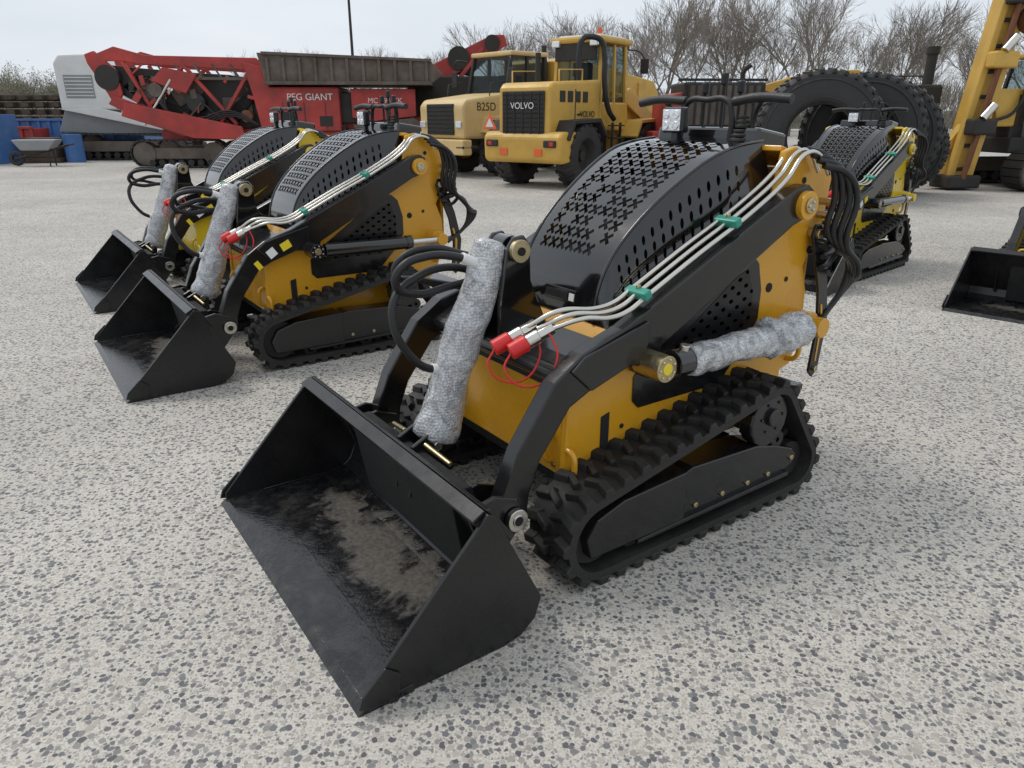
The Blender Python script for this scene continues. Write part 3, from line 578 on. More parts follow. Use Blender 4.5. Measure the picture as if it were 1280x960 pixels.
# ---------------------------------------------------------------- mobile screener
def crawler(name,x0,x1,yc,hw=.25,r=.42,mat='dirtyblack'):
    P=track_path([(x1-r,r+.02,r),(x0+r,r+.02,r)],.16); vs=[];fs=[]
    for p,t,n in P:
        b0=len(vs)
        for yy in(-hw,hw):
            for tt,nn in((-.07,-.05),(.07,-.05),(.07,.0),(-.07,.0)):
                q=p+t*tt+n*nn; vs.append(V((q.x,yc+yy,q.y)))
        fs.extend([(b0,b0+1,b0+2,b0+3),(b0+4,b0+5,b0+6,b0+7)]+[(b0+k,b0+(k+1)%4,b0+4+(k+1)%4,b0+4+k) for k in range(4)])
    mesh(name+'_shoes',vs,fs,mat,.0)
    box(name+'_frame',((x0+x1)/2,yc,r+.02),(x1-x0-r*1.6,hw*1.3,r*.8),'rust',.03)
    for xx in(x0+r,x1-r): cyl(name+'_wheel',(xx,yc-hw*.8,r+.02),(xx,yc+hw*.8,r+.02),r*.82,'rust',24)
    k=int((x1-x0-2*r)/.3)
    for i in range(k): cyl(name+'_roller',(x0+r+.3*(i+.7),yc-hw*.85,.16),(x0+r+.3*(i+.7),yc+hw*.85,.16),.1,'dirtyblack',14)
def screener():
    group('mobile_screening_plant',(-7.0,22.6,0),0.05,.9)
    r='redmc'
    crawler('crawler',-4.3,-1.3,-.9); crawler('crawler_back',-4.3,-1.3,1.1)
    beam('chassis_rail',(-3.4,-.6,.95),(4.8,-.6,1.35),.2,.35,r,.02); beam('chassis_rail_b',(-3.4,.9,.95),(4.8,.9,1.35),.2,.35,r,.02)
    for yy in(-1.0,.9):
        prism('conveyor_frame',[(-4.9,3.30),(-4.3,3.52),(-3.4,3.28),(-.1,3.22),(.2,2.95),(-.05,2.86),(-3.4,3.02),(-4.2,3.12),(-4.9,3.1)],yy-.05,yy+.05,r,.02)
        prism('end_plate',[(-5.15,3.05),(-5.2,3.30),(-4.9,3.4),(-4.35,2.9),(-4.25,2.2),(-4.5,1.75),(-4.75,2.3)],yy-.06,yy+.06,r,.03)
        prism('lower_boom',[(-4.7,1.9),(-4.5,2.15),(-3.3,1.7),(-2.3,1.3),(-1.6,1.2),(-1.6,1.0),(-2.6,.95),(-3.5,1.3)],yy-.12,yy-.06,r,.02)
        beam('strut',(-4.1,yy-.02,3.1),(-3.3,yy-.02,1.5),.14,.1,r,.01); beam('strut',(-3.6,yy-.02,1.75),(-2.3,yy-.02,3.0),.12,.1,r,.01)
        beam('strut',(-2.3,yy-.02,3.0),(-.9,yy-.02,1.3),.12,.1,r,.01); beam('strut',(-1.5,yy-.04,1.2),(-.3,yy-.04,2.9),.16,.1,r,.01)
        for k in range(5): beam('lattice',(-3.1+k*.55,yy-.05,3.05),(-2.85+k*.55,yy-.05,2.65),.05,.05,'rust',.01)
        beam('lattice_rail',(-3.3,yy-.05,2.65),(-.3,yy-.05,2.62),.08,.08,'rust',.01)
    cyl('head_drum',(-4.62,-1.1,2.65),(-4.62,1.0,2.65),.36,'dirtyblack',32)
    prism('belt',[(-4.95,2.5),(-4.6,3.02),(-3.9,2.95),(-2.0,2.8),(-1.0,2.75),(-1.0,2.65),(-3.8,2.7),(-4.3,2.4),(-3.6,1.9),(-3.7,1.8),(-4.6,2.3)],-.85,.8,'tire',.02)
    prism('belt_lower',[(-3.6,1.75),(-3.3,2.0),(-1.6,1.45),(-.6,2.2),(-.2,2.2),(-1.3,1.0),(-2.6,1.05)],-.85,.8,'dark',.02)
    prism('screen_box',[(-3.4,1.75),(-2.6,2.6),(.2,2.75),(.2,1.2),(-1.2,1.1)],-.7,.7,'dirtyblack',.02)
    # sloping side conveyor folded against the machine
    prism('side_conveyor',[(-4.3,1.55),(-4.15,1.95),(-.7,1.25),(-.6,.85),(-2.2,.9)],-1.30,-1.16,r,.02)
    prism('red_deck_plate',[(-3.3,2.55),(-2.9,2.95),(-1.9,2.75),(-2.3,2.2)],-1.16,-1.08,r,.02)
    box('rust_guard',(-2.4,-.74,2.25),(.9,.05,.5),'rust',.01,rot=(0,-.5,0)); box('mesh_guard',(-.9,-.73,1.8),(.9,.05,.6),'rust',.01)
    cyl('tail_roller',(-2.1,-1.0,1.95),(-2.1,1.0,1.95),.28,'tire'); cyl('tail_roller_b',(-1.3,-1.0,1.25),(-1.3,1.0,1.25),.2,'tire')
    cyl('motor',(-3.2,-1.2,2.3),(-3.2,-.9,2.3),.2,'rust'); cyl('motor_b',(-.55,-1.15,1.55),(-.55,-.9,1.55),.18,'brown')
    rg=random.Random(9)
    for k in range(34):
        x=rg.uniform(-4.0,-.2); z=rg.uniform(1.2,2.75)
        if z<1.9-.3*(x+4): z+=.3
        if rg.random()<.5: box('bracket',(x,-.98+rg.uniform(-.15,.1),z),(rg.uniform(.08,.35),.08,rg.uniform(.08,.3)),rg.choice(['redmc','rust','dirtyblack','brown']),.01,rot=(0,rg.uniform(-.7,.7),0))
        else: beam('stay',(x,-1.02,z),(x+rg.uniform(-.5,.5),-1.02,z+rg.uniform(-.5,.4)),.05,.05,rg.choice(['redmc','rust','dirtyblack']),.01)
    for k in range(4): tube('hydraulic_hose',[(-3.3+k*.1,-1.15,2.2),(-2.8,-1.2,1.6-k*.07),(-2.0,-1.2,1.5-k*.08),(-1.0,-1.2,1.7-k*.05),(-.2,-1.15,1.3)],.025,'hose')
    tube('support_ram',[(-3.7,-1.15,1.3),(-2.7,-1.15,2.6)],.045,'steel')
    prism('side_wing',[(-.5,3.1),(.2,2.95),(.3,1.2),(-.1,1.0),(-.3,2.2)],-1.14,-1.06,r,.02)
    box('engine_cover',(1.25,-.15,1.75),(2.2,2.0,1.3),r,.05); prism('engine_cover_lower',[(.3,1.1),(2.4,1.1),(2.2,.75),(.6,.75)],-1.0,.9,r,.02)
    text('lettering','PEG GIANT',(1.45,-1.165,2.1),(math.pi/2,0,0),.28,'white')
    for k in range(3): box('panel_seam',(.6+k*.65,-1.155,1.55),(.02,.01,.8),'dirtyblack',0)
    box('vent',(.75,-1.157,1.5),(.45,.01,.35),'dirtyblack',0); box('vent_b',(1.9,-1.157,1.4),(.4,.01,.3),'dirtyblack',0)
    for yy,q in((-1.25,1),(1.2,-1)):
        prism('hopper_side',[(.2,2.45),(.0,3.35),(5.2,3.15),(5.6,2.75),(5.2,2.45)],yy-.05,yy+.05,'rust',.02)
        for k in range(11): box('hopper_rib',(.3+k*.48,yy-.09*q,2.83),(.09,.08,.75),'rust',.01)
        box('hopper_rail',(2.7,yy-.1*q,3.24),(5.1,.1,.08),'rust',.01,rot=(0,.038,0)); box('hopper_rail_low',(2.7,yy-.1*q,2.5),(5.1,.12,.1),'rust',.01)
    box('hopper_floor',(2.7,0,2.5),(5.0,2.3,.1),'dirtyblack',.01)
    prism('feeder_panel',[(2.7,2.35),(4.7,2.35),(4.7,1.55),(3.4,1.4),(2.7,1.5)],-1.05,-.95,r,.02)
    text('lettering_b','MC 893 CK',(3.75,-1.06,2.0),(math.pi/2,0,0),.22,'white')
    prism('rust_hose_guard',[(2.7,1.3),(4.6,1.5),(5.2,1.2),(3.0,.8)],-1.1,-1.0,'rust',.02)
    box('feeder_box',(3.4,0,1.8),(2.2,1.8,.9),'dirtyblack',.03); box('underframe',(2.0,0,1.0),(4.5,1.4,.4),'dirtyblack',.02)
    for x in(.3,2.4,4.4): beam('leg',(x,-.9,.0),(x,-.9,1.3),.14,.14,'dirtyblack',.01); 
    box('axle_bogie',(3.2,0,.55),(1.8,2.2,.5),'dirtyblack',.03)
    for x in(2.6,3.8):
        for yy in(-1,1): tire('trailer_wheel',(x,yy,.48),.48,.3,.25,lugs=16,lh=.02,rim='rust')
screener()
def crusher():
    group('conveyor_machine',(-1.7,24.3,0),0,.92)
    prism('boom_frame',[(-1.0,2.9),(-.8,3.1),(1.2,4.0),(1.6,4.0),(1.7,3.7),(.4,3.0),(-.5,2.6)],-.5,-.4,'redmc',.02)
    prism('belt',[(-.8,2.9),(1.2,3.9),(1.5,3.7),(.4,2.8)],-.38,.38,'tire',.02)
    cyl('drum',(.1,-.6,3.3),(.1,.6,3.3),.36,'dirtyblack'); cyl('drum_b',(1.2,-.6,3.75),(1.2,.6,3.75),.25,'dirtyblack')
    box('body',(.0,0,1.9),(3.2,1.6,1.7),'dirtyblack',.05); crawler('crawler',-1.6,1.6,-.8); crawler('crawler_b',-1.6,1.6,.8)
    beam('brace',(-.5,-.55,2.0),(.9,-.55,3.6),.12,.12,'redmc',.01)
crusher()
def white_machine():
    group('white_power_unit',(-14.0,26.3,0),.1)
    prism('housing',[(-.9,1.6),(-.9,3.0),(-.7,3.25),(.5,3.3),(.9,2.8),(1.0,1.6)],-.9,.9,'white',.06)
    box('louvre',(-.2,-.91,2.3),(.9,.02,.7),'grey',.01)
    for k in range(6): box('louvre_bar',(-.2,-.925,2.02+k*.11),(.85,.02,.03),'white',.004)
    prism('lower',[(-1.2,.9),(-.9,1.58),(3.0,1.0),(3.0,.7)],-.7,.7,'grey',.03); prism('chute',[(-.9,1.6),(.3,1.65),(2.4,1.15),(2.2,.95)],-.95,-.75,'white',.02)
    crawler('crawler',-1.2,3.0,-.8); crawler('crawler_b',-1.2,3.0,.8)
white_machine()
def machine_mid():
    group('red_tracked_crusher',(4.5,17.6,0),.05,.9)
    box('radiator_housing',(.15,0,1.75),(2.0,1.4,1.15),'dirtyblack',.05)
    for k in range(11): box('radiator_fin',(-.75+k*.18,-.72,1.8),(.05,.05,.95),'dirtyblack',.008)
    box('radiator_core',(.15,-.705,1.8),(1.8,.02,.9),'rust',.0)
    prism('red_panel',[(-1.3,1.0),(-1.3,2.0),(-.9,2.1),(-.9,1.0)],-.72,.7,'redmc',.03); prism('red_panel_r',[(1.18,1.2),(1.18,2.15),(1.7,2.0),(1.9,1.2)],-.6,.6,'redmc',.03)
    box('top_rail',(.1,-.6,2.38),(2.2,.08,.06),'dirtyblack',.01)
    box('body',(0,0,.95),(3.2,1.6,.5),'redmc',.03); crawler('crawler',-1.8,1.8,-.8); crawler('crawler_b',-1.8,1.8,.8)
    tube('exhaust_pipe',[(.8,0,2.3),(.8,0,2.6),(.95,-.05,2.75)],.06,'dirtyblack')
machine_mid()
# ---------------------------------------------------------------- giant tires
for (x,y_,R,w,az,ri) in((5.25,13.1,1.08,.80,-.28,.50),(6.30,13.75,1.07,.80,-.42,.50),(6.95,14.3,1.02,.75,-.5,.47),(7.5,14.5,.78,.6,-.5,.36)):
    group('giant_tire',(x,y_,0),az)
    tire('carcass',(0,0,R+.0),R-.04,w,ri,lugs=34,lh=.035,rim=None)
    lathe('inner_liner',[(-w*.37,ri+.01),(-w*.4,R*.8),(0,R*.88),(w*.4,R*.8),(w*.37,ri+.01)],(0,0,R),'dark')
    lathe('bead_ring',[(-w*.50,ri*1.25),(-w*.515,ri*1.22),(-w*.50,ri*1.18)],(0,0,R),'tire'); lathe('shoulder_ring',[(-w*.495,R*.84),(-w*.51,R*.825),(-w*.50,R*.81)],(0,0,R),'tire')
# ---------------------------------------------------------------- excavator behind tires
def excav():
    group('yellow_excavator',(8.0,18.6,0),-.1,.82)
    y='mcyellow'
    prism('boom',[(-2.7,2.2),(-2.6,2.5),(-1.0,2.95),(.2,2.95),(1.4,2.4),(1.3,2.0),(.0,2.55),(-1.0,2.6)],-.2,.2,y,.03)
    box('upper_body',(.9,.3,1.75),(2.8,2.2,1.1),y,.08); box('engine_deck',(1.5,.3,2.4),(1.2,1.8,.3),y,.05)
    cyl('boom_ram',(-1.6,-.28,2.35),(.3,-.28,2.0),.09,'steel'); crawler('crawler',-1.2,2.4,-.9); crawler('crawler_b',-1.2,2.4,1.2)
    box('turntable',(.6,.2,1.05),(1.4,1.4,.3),'dirtyblack',.03)
    for k in range(4): box('engine_vent',(.2+k*.5,-.81,1.8),(.3,.02,.5),'dirtyblack',.01)
    for k in range(5): tube('railpost',[(-.2+k*.5,-.7,2.3),(-.2+k*.5,-.7,2.75)],.02,'dirtyblack')
    tube('rail',[(-.2,-.7,2.75),(1.8,-.7,2.75)],.02,'dirtyblack')
excav()
# ---------------------------------------------------------------- drilling rig
def rig():
    group('drilling_rig',(9.7,15.4,0),.12)
    y='mcyellow'
    lean=.13
    def mp(z,off=0): return (-.75+lean*z+off)
    for off in(-.20,.20):
        beam('mast_rail',(mp(0.1,off),-.22,.1),(mp(7,off),-.22,7),.13,.14,y,.02)
    beam('mast_back',(mp(.1),.0,.1),(mp(7),.0,7),.42,.30,y,.03)
    for k in range(15):
        z=.4+k*.45; box('mast_rung',(mp(z),-.24,z),(.40,.05,.07),'dirtyblack',.01)
    beam('feed_chain',(mp(.4,.06),-.32,.4),(mp(7,.06),-.32,7),.08,.05,'brown',.01)
    beam('drill_string',(mp(.2,-.05),-.42,.2),(mp(7,-.05),-.42,7),.09,.09,'brown',.03)
    for z in(1.2,2.4,3.5): box('rotary_head',(mp(z),-.38,z),(.50,.30,.30),'dirtyblack' if z!=2.4 else y,.04); 
    for z in(1.35,2.55): cyl('head_motor',(mp(z)-.1,-.5,z),(mp(z)+.1,-.5,z+.25),.08,'steel')
    cyl('cable_reel',(mp(3.2)+.35,-.5,3.1),(mp(3.2)+.35,-.3,3.1),.25,'brown')
    box('mast_foot',(mp(.2),-.15,.16),(.7,.6,.25),'dirtyblack',.04)
    prism('boom',[(-.1,1.2),(-.3,1.9),(.9,1.9),(1.4,1.2)],-.2,.2,y,.03)
    cyl('exhaust_stack',(-1.05,.8,1.7),(-1.05,.8,2.65),.10,'dirtyblack'); cyl('stack_cap',(-1.05,.8,2.58),(-1.05,.8,2.72),.13,'dirtyblack')
    box('filter_housing',(-1.15,.8,1.5),(.55,.6,1.0),'dirtyblack',.06)
    prism('cab_frame_lower',[(.5,.9),(.45,1.5),(1.9,1.5),(1.9,.9)],-.5,.6,'grey',.04); prism('cab_glass',[(.47,1.5),(.62,2.45),(1.85,2.45),(1.88,1.5)],-.47,.57,'glass',.02)
    for x0,x1 in((.46,.62),(1.2,1.2),(1.88,1.86)):
        for yy in(-.48,.58): beam('cab_post',(x0,yy,1.48),(x1,yy,2.48),.07,.07,'dirtyblack',.01)
    box('cab_roof',(1.25,.05,2.52),(1.4,1.2,.1),y,.03); box('seat',(1.3,.05,1.7),(.4,.4,.7),'dark',.04)
    box('carrier_body',(2.0,.6,1.35),(3.6,1.6,1.0),'dirtyblack',.06); box('carrier_lower',(1.6,.2,.85),(3,1.2,.3),'dirtyblack',.03)
    crawler('crawler',.0,3.4,-.7,r=.38); crawler('crawler_b',.0,3.4,1.3,r=.38)
    for k in range(4): tube('hydraulic_hose',[(mp(3,.3+.05*k),-.3,3.2),(mp(2.4,.65+.05*k),-.3,2.4),(mp(1.5,.7),-.3,1.5),(mp(1.2,.3),-.3,1.3)],.03,'hose')
    prism('frame_brace',[(-1.5,.2),(-1.3,.2),(-.5,1.3),(-.7,1.3)],-.1,.1,y,.02)
rig()
# ---------------------------------------------------------------- yard stuff at left
def container(loc,rz,s,mat):
    group('steel_skip_container',loc,rz)
    L_,W_,H_=s
    box('walls_front',(0,-W_/2,H_/2),(L_,.06,H_),mat,.01); box('walls_back',(0,W_/2,H_/2),(L_,.06,H_),mat,.01); box('wall_l',(-L_/2,0,H_/2),(.06,W_-.07,H_),mat,.01); box('wall_r',(L_/2,0,H_/2),(.06,W_-.07,H_),mat,.01); box('floor',(0,0,.1),(L_-.08,W_-.08,.08),mat,.01)
    k=int(L_/.35)
    for i in range(k+1): box('rib',(-L_/2+i*L_/k,-W_/2-.06,H_/2),(.1,.06,H_*.96),mat,.01)
    box('top_rim',(0,-W_/2-.05,H_+.02),(L_+.1,.12,.08),mat,.01)
container((-16.9,23.6,0),.0,(2.2,1.6,1.45),'blue'); container((-15.6,28.5,0),.1,(4.2,2.0,1.25),'blue'); container((-17.3,27.0,0),.0,(1.4,1.2,1.0),'redmc')
group('timber_stack',(-19.3,32,0),0)
for k in range(8):
    for j in range(4):
        box('timber',(random.uniform(-.1,.1),-1+j*.55,.2+k*.27),(5.4,.3,.2),'wood',.01)
for k in range(8):
    for q in range(9): box('timber_end',(-2.4+q*.6,-1.3,.2+k*.27),(.3,.3,.16),'wood',.01)
group('wheelbarrow',(-14.0,22.4,0),.2)
prism('tray',[(-.4,.45),(-.6,.75),(.6,.75),(.35,.45)],-.3,.3,'grey',.03); tire('wheel',(-.65,0,.22),.2,.1,.1,lugs=8,lh=.005,rim=None)
for s in(-.22,.22): tube('handle',[(-.65,s*.5,.22),(.2,s,.42),(.9,s,.62)],.02,'dirtyblack'); tube('foot',[(.3,s,.42),(.3,s,.0)],.02,'dirtyblack')
group('pallet_of_parts',(-15.0,24.3,0),.1)
box('pallet',(0,0,.08),(1.2,1,.14),'wood',.01); box('crate',(0,0,.45),(1.0,.8,.6),'wood',.02); cyl('drum',(.9,0,0),(.9,0,.85),.28,'blue')
group('street_lamp',(-8.08,40,0),0)
cyl('pole',(0,0,0),(0,0,7.55),.09,'dirtyblack',16,r2=.06); box('arm',(-.1,0,7.55),(.5,.07,.07),'dirtyblack',.01); prism('lantern',[(-.45,7.48),(-.45,7.65),(.0,7.7),(.05,7.53)],-.12,.12,'dirtyblack',.02); cyl('base',(0,0,0),(0,0,.6),.13,'grey')

# ---------------------------------------------------------------- trees
def tree_mesh(name,seed,H,depth=6,spread=.5,leaf=0):
    rd=random.Random(seed); vs=[];fs=[];mi=[]
    def seg(p,q,r1,r2):
        s,u=frame(q-p); b0=len(vs); n=5 if r1>.05 else 3
        for P_,r in((p,r1),(q,r2)):
            for i in range(n):
                a=2*math.pi*i/n; vs.append(P_+s*r*math.cos(a)+u*r*math.sin(a))
        for i in range(n): fs.append((b0+i,b0+(i+1)%n,b0+n+(i+1)%n,b0+n+i)); mi.append(0 if r1>.05 else 1)
    def grow(p,d,L_,r,k):
        q=p; n=3 if k>1 else 2
        for i in range(n):
            d=(d+V((rd.gauss(0,.10),rd.gauss(0,.10),rd.gauss(.05,.07)))).normalized()
            q2=q+d*L_/n; ra=r*(1-.3*i/n); rb=r*(1-.3*(i+1)/n); seg(q,q2,ra,rb); q=q2
            if k>0 and i>0-(k<depth) and rd.random()<.55:
                s,u=frame(d); a=rd.random()*6.28; dd=(d*.85+(s*math.cos(a)+u*math.sin(a))*(spread+.25)).normalized(); grow(q,dd,L_*rd.uniform(.5,.75),r*.45,k-1)
        if k==0:
            if leaf:
                for _ in range(leaf):
                    c=q+V((rd.gauss(0,.18),rd.gauss(0,.18),rd.gauss(0,.18))); b0=len(vs)
                    for _k in range(3): vs.append(c+V((rd.uniform(-.08,.08),rd.uniform(-.08,.08),rd.uniform(-.08,.08))))
                    fs.append((b0,b0+1,b0+2)); mi.append(2)
            return
        nb=rd.choice((2,2,3))
        for _ in range(nb):
            s,u=frame(d); a=rd.random()*6.28; dd=(d+(s*math.cos(a)+u*math.sin(a))*spread*rd.uniform(.6,1.2)).normalized()
            if dd.z<-.1: dd.z*=-.5
            grow(q,dd,L_*rd.uniform(.68,.9),r*.66,k-1)
    grow(V((0,0,-.1)),V((0,0,1)),H*.24,H*.013,depth)
    me=bpy.data.meshes.new(name); me.from_pydata([tuple(v) for v in vs],[],fs)
    for k in('bark','twig','budgreen'): me.materials.append(M[k])
    me.polygons.foreach_set('material_index',mi)
    zs=max(v.z for v in vs)
    return me,zs
TM=[tree_mesh('bare_tree_mesh',s,8,6,.42) for s in(1,2,5,8)]
TG=[tree_mesh('green_tree_mesh',s,7,5,.5,leaf=3) for s in(12,15)]
PAR[0]=None
def plant(nm,mm,x,y,h,rz):
    o=bpy.data.objects.new(nm,mm[0]); scene.collection.objects.link(o); k=h/mm[1]; o.location=(x,y,0); o.scale=(k,k,k); o.rotation_euler=(0,0,rz)
D=56
rt=random.Random(5)
for px,top in((350,72),(385,68),(455,72),(490,66),(560,68),(628,38),(655,32),(690,42),(735,18),(770,34),(800,22),(838,-8),(862,10),(893,-12),(925,10),(955,30),(985,-8),(1012,-2),(1050,40),(1095,12),(1120,20),(1150,45),(1180,55),(1215,35),(1275,15),(1330,20),(1390,40),(1450,30)):
    y=D+rt.uniform(-5,9); dep=.937*y+.5; x=(px-640)/900*dep; h=1.4+(145-top)/900*dep*1.04
    plant('bare_tree',TM[rt.randrange(4)],x,y,h,rt.uniform(0,6))
for px,top in((-150,85),(-100,80),(-50,85),(-10,88),(15,90),(38,82),(60,90),(90,92)):
    y=55+rt.uniform(-4,6); dep=.937*y+.5; x=(px-640)/900*dep; h=1.4+(145-top)/900*dep*1.04
    plant('young_leafing_tree',TG[rt.randrange(2)],x,y,h,rt.uniform(0,6))
def woods(name,y0,hgt,x0,x1,n,seed,mix):
    rd=random.Random(seed); vs=[];fs=[];mi=[]
    for i in range(n):
        x=rd.uniform(x0,x1); hh=hgt*(.65+.35*noise.noise(V((x*.09,seed,0)))+.15*noise.noise(V((x*.4,seed,3)))); z=hh*rd.random()**.8; y=y0+rd.uniform(-4,4)
        d=V((rd.gauss(0,.35),rd.gauss(0,.3),1)).normalized(); L_=rd.uniform(.5,1.6); w=rd.uniform(.015,.05); s=V((1,0,0)) if rd.random()<.5 else V((0,1,0))
        b0=len(vs); p=V((x,y,z)); vs+= [p-s*w,p+s*w,p+d*L_+s*w*.3,p+d*L_-s*w*.3]; fs.append((b0,b0+1,b0+2,b0+3)); mi.append(1 if rd.random()<mix else 0)
    me=bpy.data.meshes.new(name); me.from_pydata([tuple(v) for v in vs],[],fs); me.materials.append(M['twig']); me.materials.append(M['budgreen']); me.polygons.foreach_set('material_index',mi)
    o=bpy.data.objects.new(name,me); scene.collection.objects.link(o)
woods('distant_tree_line',75,5.2,-85,85,45000,4,.15)
vs=[];fs=[]
n=80
for i in range(n+1):
    x=-160+320*i/n; h=1.6+.5*noise.noise(V((x*.05,0,0)))
    vs+=[V((x,88,0)),V((x,90,h)),V((x,110,h+.4))]
for i in range(n):
    for k in range(2): fs.append((i*3+k,i*3+k+1,(i+1)*3+k+1,(i+1)*3+k))
M['bank']=paint('embankment',(.10,.10,.07),.95,var=.4,scale=.4)
mesh('embankment_terrain',vs,fs,'bank')

# ---------------------------------------------------------------- ground
m,nt,b=newmat('exposed_aggregate'); N=nt.nodes; Lk=nt.links
tc=N.new('ShaderNodeTexCoord'); co=tc.outputs['Object']
nw=N.new('ShaderNodeTexNoise'); nw.inputs['Scale'].default_value=60; nw.inputs['Detail'].default_value=3; Lk.new(co,nw.inputs['Vector'])
vm=N.new('ShaderNodeVectorMath'); vm.operation='MULTIPLY_ADD'; vm.inputs[1].default_value=(.014,.014,0); Lk.new(nw.outputs['Color'],vm.inputs[0]); Lk.new(co,vm.inputs[2])
nl=N.new('ShaderNodeTexNoise'); nl.inputs['Scale'].default_value=.45; nl.inputs['Detail'].default_value=7; nl.inputs['Roughness'].default_value=.6; Lk.new(co,nl.inputs['Vector'])
nm_=N.new('ShaderNodeTexNoise'); nm_.inputs['Scale'].default_value=3.5; nm_.inputs['Detail'].default_value=4; Lk.new(co,nm_.inputs['Vector'])
dens=mth('MULTIPLY',mth('SUBTRACT',nm_.outputs['Fac'],.5),.8)
def pebbles(scale,thr0,thr1,prob):
    vo=N.new('ShaderNodeTexVoronoi'); vo.voronoi_dimensions='2D'; vo.inputs['Scale'].default_value=scale; Lk.new(vm.outputs[0],vo.inputs['Vector'])
    sc=N.new('ShaderNodeSeparateColor'); Lk.new(vo.outputs['Color'],sc.inputs[0])
    thr=N.new('ShaderNodeMapRange'); thr.inputs['To Min'].default_value=thr0; thr.inputs['To Max'].default_value=thr1; Lk.new(sc.outputs[1],thr.inputs['Value'])
    d=mth('SUBTRACT',thr.outputs[0],vo.outputs['Distance'])
    mk=N.new('ShaderNodeMapRange'); mk.inputs['From Min'].default_value=0; mk.inputs['From Max'].default_value=.09; Lk.new(d,mk.inputs['Value'])
    pr=mth('LESS_THAN',sc.outputs[0],mth('ADD',dens,prob))
    return mth('MULTIPLY',mk.outputs[0],pr),sc
big,sc1=pebbles(55,.24,.58,.76); small,sc2=pebbles(120,.25,.55,.65)
nf=N.new('ShaderNodeTexNoise'); nf.inputs['Scale'].default_value=160; nf.inputs['Detail'].default_value=3; Lk.new(co,nf.inputs['Vector'])
cem=N.new('ShaderNodeValToRGB'); cem.color_ramp.elements[0].position=.3; cem.color_ramp.elements[0].color=(.44,.405,.35,1); cem.color_ramp.elements[1].position=.7; cem.color_ramp.elements[1].color=(.67,.635,.57,1)
Lk.new(nf.outputs['Fac'],cem.inputs[0])
peb=N.new('ShaderNodeValToRGB'); e=peb.color_ramp.elements; e[0].position=0; e[0].color=(.10,.10,.105,1); e[1].position=1; e[1].color=(.52,.47,.40,1); e2=e.new(.4); e2.color=(.18,.18,.185,1); e3=e.new(.7); e3.color=(.30,.28,.26,1)
Lk.new(sc1.outputs[2],peb.inputs[0])
peb2=N.new('ShaderNodeValToRGB'); e=peb2.color_ramp.elements; e[0].color=(.15,.15,.155,1); e[1].color=(.46,.42,.37,1); Lk.new(sc2.outputs[2],peb2.inputs[0])
x1=N.new('ShaderNodeMixRGB'); Lk.new(mth('MULTIPLY',small,.8),x1.inputs['Fac']); Lk.new(cem.outputs[0],x1.inputs['Color1']); Lk.new(peb2.outputs[0],x1.inputs['Color2'])
x2=N.new('ShaderNodeMixRGB'); Lk.new(big,x2.inputs['Fac']); Lk.new(x1.outputs[0],x2.inputs['Color1']); Lk.new(peb.outputs[0],x2.inputs['Color2'])
st=N.new('ShaderNodeMapRange'); st.inputs['From Min'].default_value=.3; st.inputs['From Max'].default_value=.7; st.inputs['To Min'].default_value=.80; st.inputs['To Max'].default_value=1.12; Lk.new(nl.outputs['Fac'],st.inputs['Value'])
x3=N.new('ShaderNodeVectorMath'); x3.operation='SCALE'; Lk.new(x2.outputs[0],x3.inputs[0]); Lk.new(st.outputs[0],x3.inputs['Scale']); Lk.new(x3.outputs[0],b.inputs['Base Color'])
b.inputs['Roughness'].default_value=.75
bp=N.new('ShaderNodeBump'); bp.inputs['Strength'].default_value=.45; bp.inputs['Distance'].default_value=.003; Lk.new(mth('ADD',big,mth('MULTIPLY',nf.outputs['Fac'],.5)),bp.inputs['Height']); Lk.new(bp.outputs[0],b.inputs['Normal'])
M['ground']=m
mesh('ground',[V((-300,-60,0)),V((300,-60,0)),V((300,500,0)),V((-300,500,0))],[(0,1,2,3)],'ground')

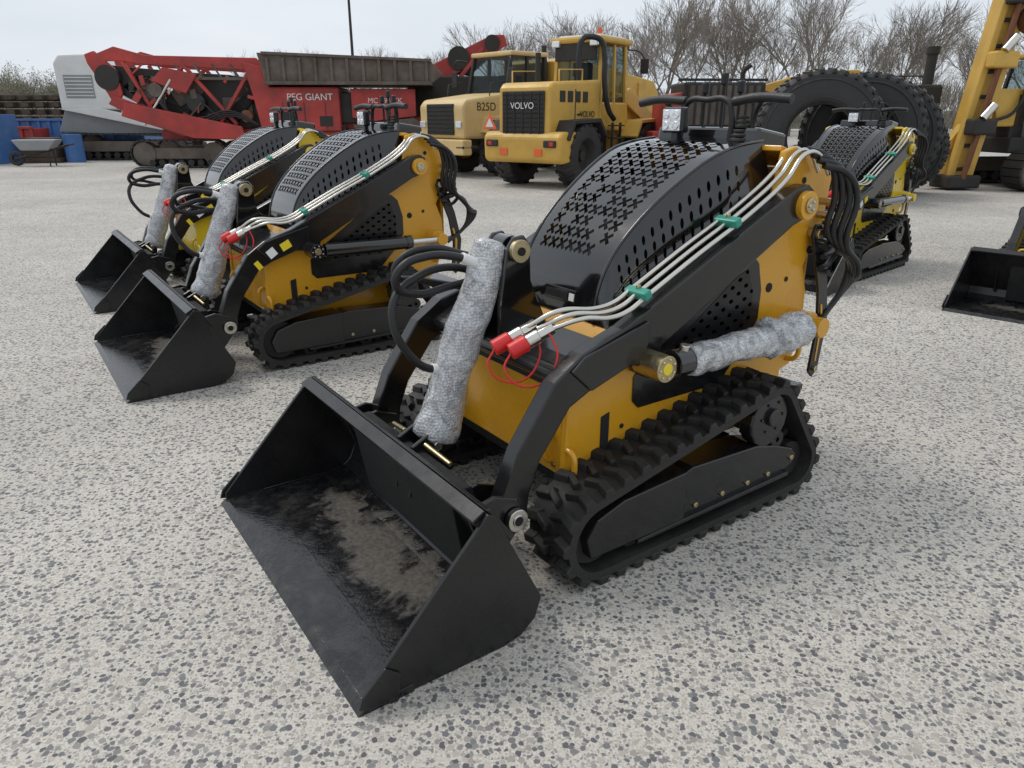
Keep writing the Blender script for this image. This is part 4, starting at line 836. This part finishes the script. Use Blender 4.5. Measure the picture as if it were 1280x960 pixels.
# ---------------------------------------------------------------- world, sun, camera
w=bpy.data.worlds.new('World'); scene.world=w; w.use_nodes=True; nt=w.node_tree; N=nt.nodes; Lk=nt.links
sky=N.new('ShaderNodeTexSky'); sky.sky_type='NISHITA'; sky.sun_disc=False; sky.sun_elevation=math.radians(55); sky.sun_rotation=math.radians(-60); sky.dust_density=4
bg=N['Background']; bg.inputs['Strength'].default_value=.1
tc=N.new('ShaderNodeTexCoord'); nz=N.new('ShaderNodeTexNoise'); nz.inputs['Scale'].default_value=2.2; nz.inputs['Detail'].default_value=6; mpn=N.new('ShaderNodeMapping'); mpn.inputs['Scale'].default_value=(1,1,4)
Lk.new(tc.outputs['Generated'],mpn.inputs['Vector']); Lk.new(mpn.outputs[0],nz.inputs['Vector'])
cr=N.new('ShaderNodeValToRGB'); cr.color_ramp.elements[0].position=.35; cr.color_ramp.elements[0].color=(7.4,8.1,8.9,1); cr.color_ramp.elements[1].position=.65; cr.color_ramp.elements[1].color=(8.7,9.2,9.8,1); Lk.new(nz.outputs['Fac'],cr.inputs[0])
mx=N.new('ShaderNodeMixRGB'); mx.inputs['Fac'].default_value=.9; Lk.new(sky.outputs[0],mx.inputs['Color1']); Lk.new(cr.outputs[0],mx.inputs['Color2']); Lk.new(mx.outputs[0],bg.inputs['Color'])
sd=bpy.data.lights.new('sun','SUN'); sd.energy=1.35; sd.angle=math.radians(18); sd.color=(1,.96,.90); so=bpy.data.objects.new('sun',sd); scene.collection.objects.link(so)
az=math.radians(-60); el=math.radians(55)
dirv=V((math.sin(az)*math.cos(el),math.cos(az)*math.cos(el),math.sin(el))); so.rotation_euler=dirv.to_track_quat('Z','Y').to_euler(); so.location=(0,0,30)
cam=bpy.data.cameras.new('camera'); co_=bpy.data.objects.new('camera',cam); scene.collection.objects.link(co_); scene.camera=co_
cam.sensor_width=36; cam.lens=25.31; cam.clip_end=1500; cam.clip_start=.05
co_.location=(0,0,1.4); co_.rotation_euler=(math.radians(90-20.42),0,0)
scene.view_settings.view_transform='Standard'; scene.view_settings.look='None'; scene.view_settings.exposure=0
